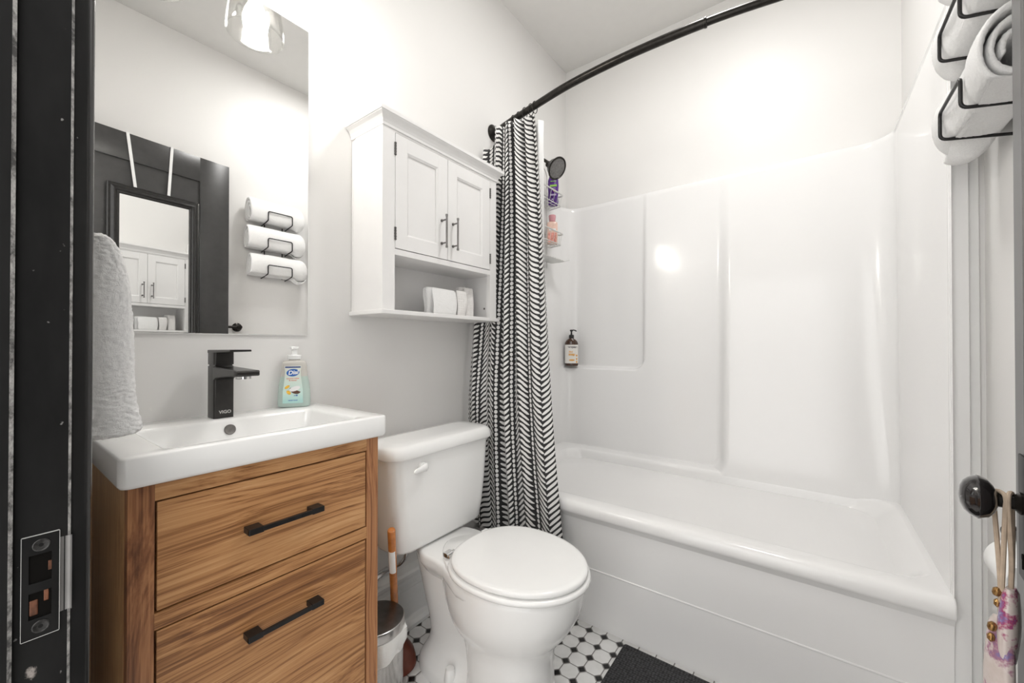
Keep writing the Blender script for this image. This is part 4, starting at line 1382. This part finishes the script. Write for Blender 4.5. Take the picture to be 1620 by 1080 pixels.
# shower arm and head
t = thing('shower_fitting', 'dark bronze shower head on its arm beside the curtain', 'shower head', (0.0, 1.80, 2.01))
bm = B(); tube(bm, catmull([(0.001, 1.800, 2.025), (0.04, 1.800, 2.030), (0.085, 1.797, 2.022), (0.120, 1.793, 1.995), (0.135, 1.790, 1.978)], 6), 0.0085, 14); cyl(bm, (0.0005, 1.800, 2.025), (0.008, 1.800, 2.025), 0.028, 28, 0.002)
obj('arm', bm, M_bronze, t)
hc = Vector((0.178, 1.790, 1.948))
hd_ = Vector((0.80, -0.12, -0.56)).normalized()
bm = B()
lathe(bm, [(0.010, -0.078), (0.016, -0.076), (0.0170, -0.064), (0.013, -0.060), (0.018, -0.054), (0.030, -0.044), (0.039, -0.034), (0.043, -0.022), (0.050, -0.010), (0.0560, -0.004), (0.0585, 0.0), (0.0570, 0.004), (0.052, 0.0045), (0.050, 0.001), (0.044, 0.001)], 40, frame_to(hc, hd_))
hb = obj('head', bm, M_bronze, t)
bm = B(); lathe(bm, [(0.0505, 0.0), (0.0490, 0.002), (0.03, 0.003), (0.001, 0.0035)], 36, frame_to(hc, hd_))
M_f = frame_to(hc, hd_)
for rr_, nn in ((0.012, 6), (0.022, 12), (0.032, 18), (0.040, 24)):
    for k in range(nn):
        a = 2 * PI * k / nn
        p = M_f @ Vector((rr_ * math.cos(a), rr_ * math.sin(a), 0.002)); p2 = M_f @ Vector((rr_ * math.cos(a), rr_ * math.sin(a), 0.0045))
        cyl(bm, p, p2, 0.0012, 6)
obj('spray_face', bm, mat('grey_nozzle_face', (0.17, 0.165, 0.16), 0.45, 0.1, var=0.3, nscale=150), hb)

# hanging shower caddy
t = thing('shower_caddy', 'wire shower caddy with two baskets and a soap dish hanging under the shower head', 'caddy', (0.03, 1.81, 1.7))
CYa, CYb, CXa, CXb = 1.700, 1.965, 0.036, 0.130
bm = B()
pts = fillet([(CXa, CYa + .045, 1.47), (CXa, CYa + .045, 2.00), (CXa + .01, 1.790, 2.05), (CXa + .01, 1.812, 2.05), (CXa, CYb - .045, 2.00), (CXa, CYb - .045, 1.47)], 0.03, 5)
tube(bm, pts, 0.0028, 8)
obj('back_wire', bm, M_wire, t)
def basket(zb, zr):
    bm = B()
    rail = fillet([(CXa, CYa, zr + .012), (CXb, CYa + .015, zr), (CXb, CYb - .015, zr), (CXa, CYb, zr + .012)], 0.03, 5)
    tube(bm, rail + [rail[0]], 0.0042, 8)
    low = fillet([(CXa, CYa + .01, zb), (CXb - .012, CYa + .022, zb), (CXb - .012, CYb - .022, zb), (CXa, CYb - .01, zb)], 0.02, 5)
    tube(bm, low + [low[0]], 0.0022, 8)
    for k in range(6):
        y = lerp(CYa + .04, CYb - .04, k / 5)
        tube(bm, [(CXb, y, zr), (CXb - .012, y, zb), (CXa, y, zb)], 0.0013, 6)
    for x in (0.065, 0.095):
        tube(bm, [(x, CYa + .015, zb), (x, CYb - .015, zb)], 0.0013, 6)
        for yy, s_ in ((CYa, 1), (CYb, -1)):
            tube(bm, [(x, yy + s_ * .006, zr + .006), (x, yy + s_ * .014, zb)], 0.0013, 6)
    obj('basket', bm, M_wire, t)
basket(1.805, 1.862)
basket(1.590, 1.648)
bm = B()
box(bm, CXa, CXb, CYa + 0.01, CYb, 1.500, 1.5025, 0.001)
for k in range(9):
    y = lerp(CYa + .03, CYb - .03, k / 8)
    tube(bm, [(CXa, y, 1.504), (CXb, y, 1.504)], 0.0014, 6)
tube(bm, catmull([(CXb - .02, CYb - .01, 1.502), (CXb, CYb + .008, 1.506), (CXb + .008, CYb + .03, 1.513)], 5), 0.0024, 8)
obj('soap_dish', bm, M_wire, t)
# bottles in the caddy
t = thing('shampoo_bottle', 'purple shampoo bottle in the upper caddy basket below the shower head', 'shampoo bottle', (0.082, 1.912, 1.808), R(33), local=True)
bm = B()
flat_bottle(bm, [(0.022, 0.014, 0.0), (0.026, 0.018, 0.003), (0.028, 0.019, 0.02), (0.028, 0.019, 0.070), (0.030, 0.019, 0.11), (0.029, 0.018, 0.140), (0.022, 0.016, 0.160), (0.014, 0.012, 0.166)], 28, 2.3)
obj('bottle', bm, M_purple, t, 50)
bm = B(); lathe(bm, [(0.014, 0.166), (0.0155, 0.168), (0.0155, 0.186), (0.013, 0.188)], 20)
obj('cap', bm, M_purple, t)
yf = -0.0198
bm = text_mesh('MIRACLE', 0.0080, 0.0001, face_M(0, yf, 0.1290), 0.0003)
join(bm, face_patch([(-0.019, 0.098), (0.019, 0.101), (0.019, 0.112), (-0.019, 0.109)], yf + .0002))
obj('green_lettering', bm, M_green, t, 0)
for k, op in enumerate((ell(0.0, 0.142, 0.010, 0.0030, 16), [(-0.016, 0.090), (0.012, 0.091), (0.012, 0.093), (-0.016, 0.092)], [(-0.018, 0.050), (0.016, 0.051), (0.016, 0.060), (-0.018, 0.059)], ell(-0.006, 0.030, 0.004, 0.004, 14))):
    obj('pale_mark', face_patch(op, yf), M_ltpurple, t, 0)
obj('yellow_mark', face_patch(ell(0.006, 0.078, 0.007, 0.006, 14), yf), M_yellow, t, 0)
t = thing('body_wash_bottle', 'pink capped peach bottle with pink floral print in the lower caddy basket', 'bottle', (0.080, 1.905, 1.593), R(33), local=True)
bm = B()
flat_bottle(bm, [(0.026, 0.016, 0.0), (0.029, 0.019, 0.003), (0.030, 0.020, 0.02), (0.030, 0.020, 0.105), (0.029, 0.019, 0.116), (0.024, 0.017, 0.121), (0.012, 0.012, 0.124)], 28, 3.5)
obj('bottle', bm, M_peach, t, 50)
bm = B(); lathe(bm, [(0.012, 0.124), (0.0165, 0.126), (0.0175, 0.134), (0.0200, 0.152), (0.019, 0.160), (0.012, 0.161)], 10)
obj('cap', bm, M_pink, t, 20)
bm = face_patch([(-0.022, 0.008), (0.022, 0.008), (0.022, 0.060), (-0.022, 0.060)], -0.0205)
obj('floral_label', bm, M_rose, t, 0)
obj('label_lines', face_patch([(-0.018, 0.072), (0.018, 0.073), (0.018, 0.082), (-0.018, 0.081)], -0.0205), M_whiteink, t, 0)

# ---------------------------------------------------------------- curtain rod, curtain, liner
ROD = [(0.012, 1.486), (0.12, 1.455), (0.284, 1.418), (0.448, 1.385), (0.60, 1.369), (0.76, 1.363), (0.96, 1.370), (1.122, 1.391), (1.30, 1.428), (1.508, 1.486)]
RZ = 2.055
t = thing('curtain_rod', 'curved dark metal shower curtain rod across the tub alcove', 'curtain rod', (0.76, 1.42, RZ))
rp = catmull([(x, y, RZ) for x, y in ROD], 10)
ic = min(range(len(rp)), key=lambda i: abs(rp[i].x - 0.961))
bm = B(); tube(bm, rp[:ic + 1], 0.0145, 20)
rod1 = obj('outer_tube', bm, M_bronze, t)
bm = B(); tube(bm, rp[ic - 1:], 0.0120, 20)
obj('inner_tube', bm, M_bronze, t)
bm = B(); dr = (rp[ic] - rp[ic - 1]).normalized(); cyl(bm, rp[ic] - dr * 0.004, rp[ic] + dr * 0.004, 0.0162, 24, 0.001)
obj('collar', bm, M_bronze, t)
for x0_, s_ in ((0.0008, 1), (XA - 0.0008, -1)):
    bm = B(); lathe(bm, [(0.040, 0), (0.040, 0.004), (0.034, 0.010), (0.024, 0.016), (0.018, 0.026), (0.012, 0.028)], 32, frame_to((x0_, 1.486, RZ), (s_, 0, 0)))
    obj('flange', bm, M_bronze, t)
# the curtain, bunched at the left
NS, NZ = 260, 90
CLW = 1.42                      # width of cloth hanging in the folds
def cur_pt(s, f):
    """s 0..1 across, f 0 top .. 1 hem"""
    g = min(1.0, f / 0.9)
    xl = lerp(0.020, 0.016, f)
    xr = lerp(0.300, 0.490, f)
    ztop = 2.018
    if s < 0.30:
        ztop = 2.018 - 0.100 * smooth01((0.30 - s) / 0.24) - 0.012 * math.sin(s * 60)
    ztop -= 0.010 * abs(math.sin(s * PI * 9))
    zh = 0.275 + 0.004 * math.sin(s * 20)
    z = lerp(ztop, zh, f)
    yl = lerp(1.395, 1.283, min(1, f * 1.5))
    yr = lerp(1.412, 1.300, smooth01(min(1, f * 1.15)))
    x = lerp(xl, xr, s ** lerp(1.0, 0.92, f))
    y = lerp(yl, yr, s)
    nf = 5.5
    ph = 2 * PI * (nf * s + 0.10 * math.sin(3 * f + 1) + 0.15 * math.sin(s * 9 + f * 2))
    amp = lerp(0.021, 0.019, f) * (0.75 + 0.35 * math.sin(s * 12 + f * 2.2 + 0.6))
    amp *= 1 - 0.55 * smooth01((s - 0.72) / 0.25) * f
    y += amp * math.sin(ph) - 0.3 * abs(amp)
    x += 0.005 * math.sin(2 * ph + 0.6) * (1 - s) + 0.004 * math.sin(ph * 1.0 + f * 3)
    return Vector((max(0.006, x), y, z))
bm = B()
uvl = bm.loops.layers.uv.new('UVMap')
grid = []
mid = [cur_pt(i / NS, 0.6) for i in range(NS + 1)]
arc = [0.0]
for i in range(NS):
    arc.append(arc[-1] + (mid[i + 1] - mid[i]).length)
for j in range(NZ + 1):
    grid.append([bm.verts.new(cur_pt(i / NS, j / NZ)) for i in range(NS + 1)])
for j in range(NZ):
    for i in range(NS):
        f = bm.faces.new([grid[j][i], grid[j][i + 1], grid[j + 1][i + 1], grid[j + 1][i]])
        for lp, (ii, jj) in zip(f.loops, ((i, j), (i + 1, j), (i + 1, j + 1), (i, j + 1))):
            lp[uvl].uv = (arc[ii] * 1.0 + 0.02, 1.75 - 1.75 * jj / NZ)
print('CURTAIN cloth width', arc[-1])
cu = obj('shower_curtain', bm, m_curtain(), None, 180, loc=(0.2, 1.36, 2.0))
tag(cu, 'black and white herringbone shower curtain gathered at the left of the tub', 'shower curtain')
so = cu.modifiers.new('cloth', 'SOLIDIFY'); so.thickness = 0.0012; so.offset = 0
# plain white liner inside the tub
bm = B()
N2 = 60
g = []
for j in range(31):
    f = j / 30
    row = []
    for i in range(N2 + 1):
        s = i / N2
        x = lerp(0.10, lerp(0.288, 0.315, f), s)
        y = lerp(1.475, 1.435, f) + 0.012 * math.sin(s * 26 + f)
        z = lerp(2.020, 0.30, f)
        if z < 0.47: y = max(y, 1.432)
        row.append(bm.verts.new((x, y, z)))
    g.append(row)
for j in range(30):
    for i in range(N2):
        bm.faces.new([g[j][i], g[j][i + 1], g[j + 1][i + 1], g[j + 1][i]])
li = obj('curtain_liner', bm, mat('white_liner_vinyl', (0.82, 0.82, 0.81), 0.35, var=0.02), None, 180, loc=(0.2, 1.46, 2.0))
tag(li, 'plain white liner hanging behind the patterned shower curtain', 'curtain liner')
so = li.modifiers.new('film', 'SOLIDIFY'); so.thickness = 0.0006
# curtain rings
ring0 = None
RX = [0.285, 0.262, 0.225, 0.185, 0.150]
for k, x in enumerate(RX):
    p = min(rp, key=lambda q_: abs(q_.x - x))
    lab = ('dark ring on the curtain rod, nearest to the open side of the curtain', 'second dark curtain ring from the open side', 'third dark curtain ring from the open side', 'fourth dark curtain ring from the open side', 'dark curtain ring nearest to the wall')[k]
    if ring0 is None:
        bm = B()
        pts = [Vector((0.003 * math.sin(a), 0.0185 * math.cos(a), 0.024 * math.sin(a) - 0.0065)) for a in [2 * PI * i / 28 for i in range(29)]]
        tube(bm, pts, 0.0018, 8)
        ring0 = obj('curtain_ring', bm, M_bronze, None, 60)
        ring0.location = (x, p.y, RZ)
        tag(ring0, lab, 'curtain ring', 'rings on the curtain rod')
    else:
        r_ = copy_tree(ring0, (x, p.y, RZ), lab)

# ---------------------------------------------------------------- towel rack with three rolls on the right wall
t = thing('towel_rack', 'black wire wall rack holding three rolled towels on the right wall', 'towel rack', (XR, 1.137, 1.60))
bm = B()
for y in (1.085, 1.190):
    tube(bm, [(XR - 0.0035, y, 1.46), (XR - 0.0035, y, 1.86)], 0.003, 10)
obj('wall_bar', bm, M_black, t)
LZs = [1.5245, 1.6885, 1.8520]
for z in LZs:
    bm = B()
    zt, zb, xo = z, z - 0.055, 1.4405
    pts = fillet([(XR - 0.004, 1.067, zb - 0.018), (xo, 1.067, zb), (xo, 1.067, zt), (xo, 1.208, zt), (xo, 1.208, zb), (XR - 0.004, 1.208, zb - 0.018)], 0.011, 5)
    tube(bm, pts, 0.0031, 12)
    obj('loop', bm, M_black, t)
def rolled_towel(z, label, seed, y0=0.975, y1=1.312):
    rnd = random.Random(seed)
    bm = B()
    th = 0.0115
    zl = min(LZs, key=lambda q_: abs(q_ - z - 0.02))
    cx = XR - 0.0035 - 0.057
    n = 90
    turns = 2.9
    a0 = R(200 + seed * 40)
    L, Rr = [], []
    for i in range(n + 1):
        f = i / n
        a = a0 + turns * 2 * PI * f
        r = lerp(0.0745, 0.0240, f)
        L.append((a, r, f)); Rr.append((a, r - th * (0.5 if i in (0, n) else 1.0), f))
    sec = L + Rr[::-1]
    rings = []
    K = 26
    for k in range(K + 1):
        f = k / K
        y = lerp(y0, y1, f)
        sc_ = 1.0
        if k == 0: sc_ = 0.985
        if f > 0.86: sc_ = math.sqrt(max(0.0, 1 - ((f - 0.86) / 0.145) ** 2)) * 0.55 + 0.45
        sq = 1 - 0.22 * math.exp(-((y - 1.137) / 0.085) ** 4)     # pinched by the wire loop
        rg = []
        for (a, r, ff) in sec:
            rr_ = r * sc_ * (1 + 0.015 * math.sin(a * 2 + k * 0.35 + seed))
            xx = cx + rr_ * 0.76 * math.cos(a) * (sq if math.cos(a) < 0 else 1.0)
            zz = z + 0.012 + rr_ * 1.20 * math.sin(a)
            yy = y + (0.010 * ff + 0.004 * math.sin(a + seed)) * (1 - f) * (1.0 if k < 6 else 0.3)
            hold = smooth01((1.252 - y) / 0.03)          # it rests on the wire arms; the far end sags past them
            floor_z = zl - 0.0505 - 0.018 * (xx - 1.44) / 0.10
            if zz < floor_z:
                zz = lerp(zz, floor_z - 0.12 * (floor_z - zz), hold)
            rg.append(Vector((min(xx, XR - 0.0025), yy, zz)))
        rings.append(rg)
    ladder_caps(bm, loft(bm, rings, True, False, False), n + 1)
    o = obj('rolled_towel', bm, M_towel, None, 80, loc=(cx, (y0 + y1) / 2, z))
    fuzz(o, 2, 0.0022)
    tag(o, label, 'towel', 'rolled towels on the wall rack')
    return o
rolled_towel(1.503, 'rolled white towel in the lowest loop of the wall rack', 1)
rolled_towel(1.667, 'rolled white towel in the middle loop of the wall rack', 2, 0.962, 1.300)
rolled_towel(1.831, 'rolled white towel in the top loop of the wall rack', 3, 0.972, 1.292)

# towel bar behind the door, toilet roll holder
t = thing('towel_bar', 'dark metal towel bar on the right wall, mostly hidden by the open door', 'towel bar', (1.53, 0.77, 1.142))
bm = B(); cyl(bm, (1.508, 0.66, 1.142), (1.508, 0.937, 1.142), 0.0075, 16)
obj('bar', bm, M_bronze, t)
bm = B(); lathe(bm, [(0.026, 0), (0.026, 0.004), (0.020, 0.008), (0.014, 0.012), (0.010, 0.022), (0.010, 0.036), (0.014, 0.040), (0.013, 0.048), (0.002, 0.051)], 28, frame_to((XR - 0.0005, 0.937, 1.142), (-1, 0, 0)))
obj('post', bm, M_bronze, t)
t = thing('toilet_paper_holder', 'dark hook shaped paper holder on the right wall behind the door knob', 'paper holder', (XR, 0.97, 0.70))
bm = B()
tube(bm, catmull([(XR - 0.001, 0.900, 0.728), (XR - 0.020, 0.900, 0.728), (1.500, 0.905, 0.727), (1.492, 0.925, 0.7265), (1.489, 0.98, 0.7265), (1.489, 1.038, 0.7260)], 6), 0.0060, 12)
cyl(bm, (XR - 0.0008, 0.900, 0.728), (XR - 0.008, 0.900, 0.728), 0.020, 24, 0.002)
lathe(bm, [(0.007, 0), (0.0115, 0.004), (0.0118, 0.014), (0.007, 0.019)], 20, frame_to((1.489, 1.030, 0.7245), (0, 1, 0)))
tube(bm, fillet([(1.489, 1.040, 0.722), (1.490, 1.046, 0.6795), (1.492, 0.932, 0.6795)], 0.008, 4), 0.0045, 10)
obj('hook', bm, M_bronze, t)
bm = B()
lathe(bm, [(0.049, 0.0), (0.051, 0.002), (0.051, 0.092), (0.049, 0.094), (0.021, 0.094), (0.020, 0.09), (0.020, 0.004), (0.021, 0.0), (0.049, 0.0)], 40, frame_to((1.492, 0.935, 0.6795), (0, 1, 0)) @ Matrix.Diagonal((0.74, 0.74, 1, 1)), False, False)
o = obj('toilet_roll', bm, M_paper, None, 40, loc=(1.492, 0.98, 0.6795))
tag(o, 'white toilet paper roll below the door knob on the right wall', 'toilet paper')

# ---------------------------------------------------------------- bath mat
bm = B()
mx0_, mx1_, my0_, my1_ = 0.702, 1.38, 0.86, 1.345
loft(bm, [rrect(mx0_ + .004, mx1_ - .004, my0_ + .004, my1_ - .004, .006, 0.0005), rrect(mx0_, mx1_, my0_, my1_, .009, 0.004), rrect(mx0_ + .001, mx1_ - .001, my0_ + .001, my1_ - .001, .009, 0.009), rrect(mx0_ + .006, mx1_ - .006, my0_ + .006, my1_ - .006, .006, 0.0115)])
o = obj('bath_mat', bm, m_mat(), None, 60, loc=(1.04, 1.10, 0))
o.rotation_euler = (0, 0, R(0.0))
tag(o, 'charcoal ribbed bath mat on the tiled floor in front of the tub', 'bath mat')
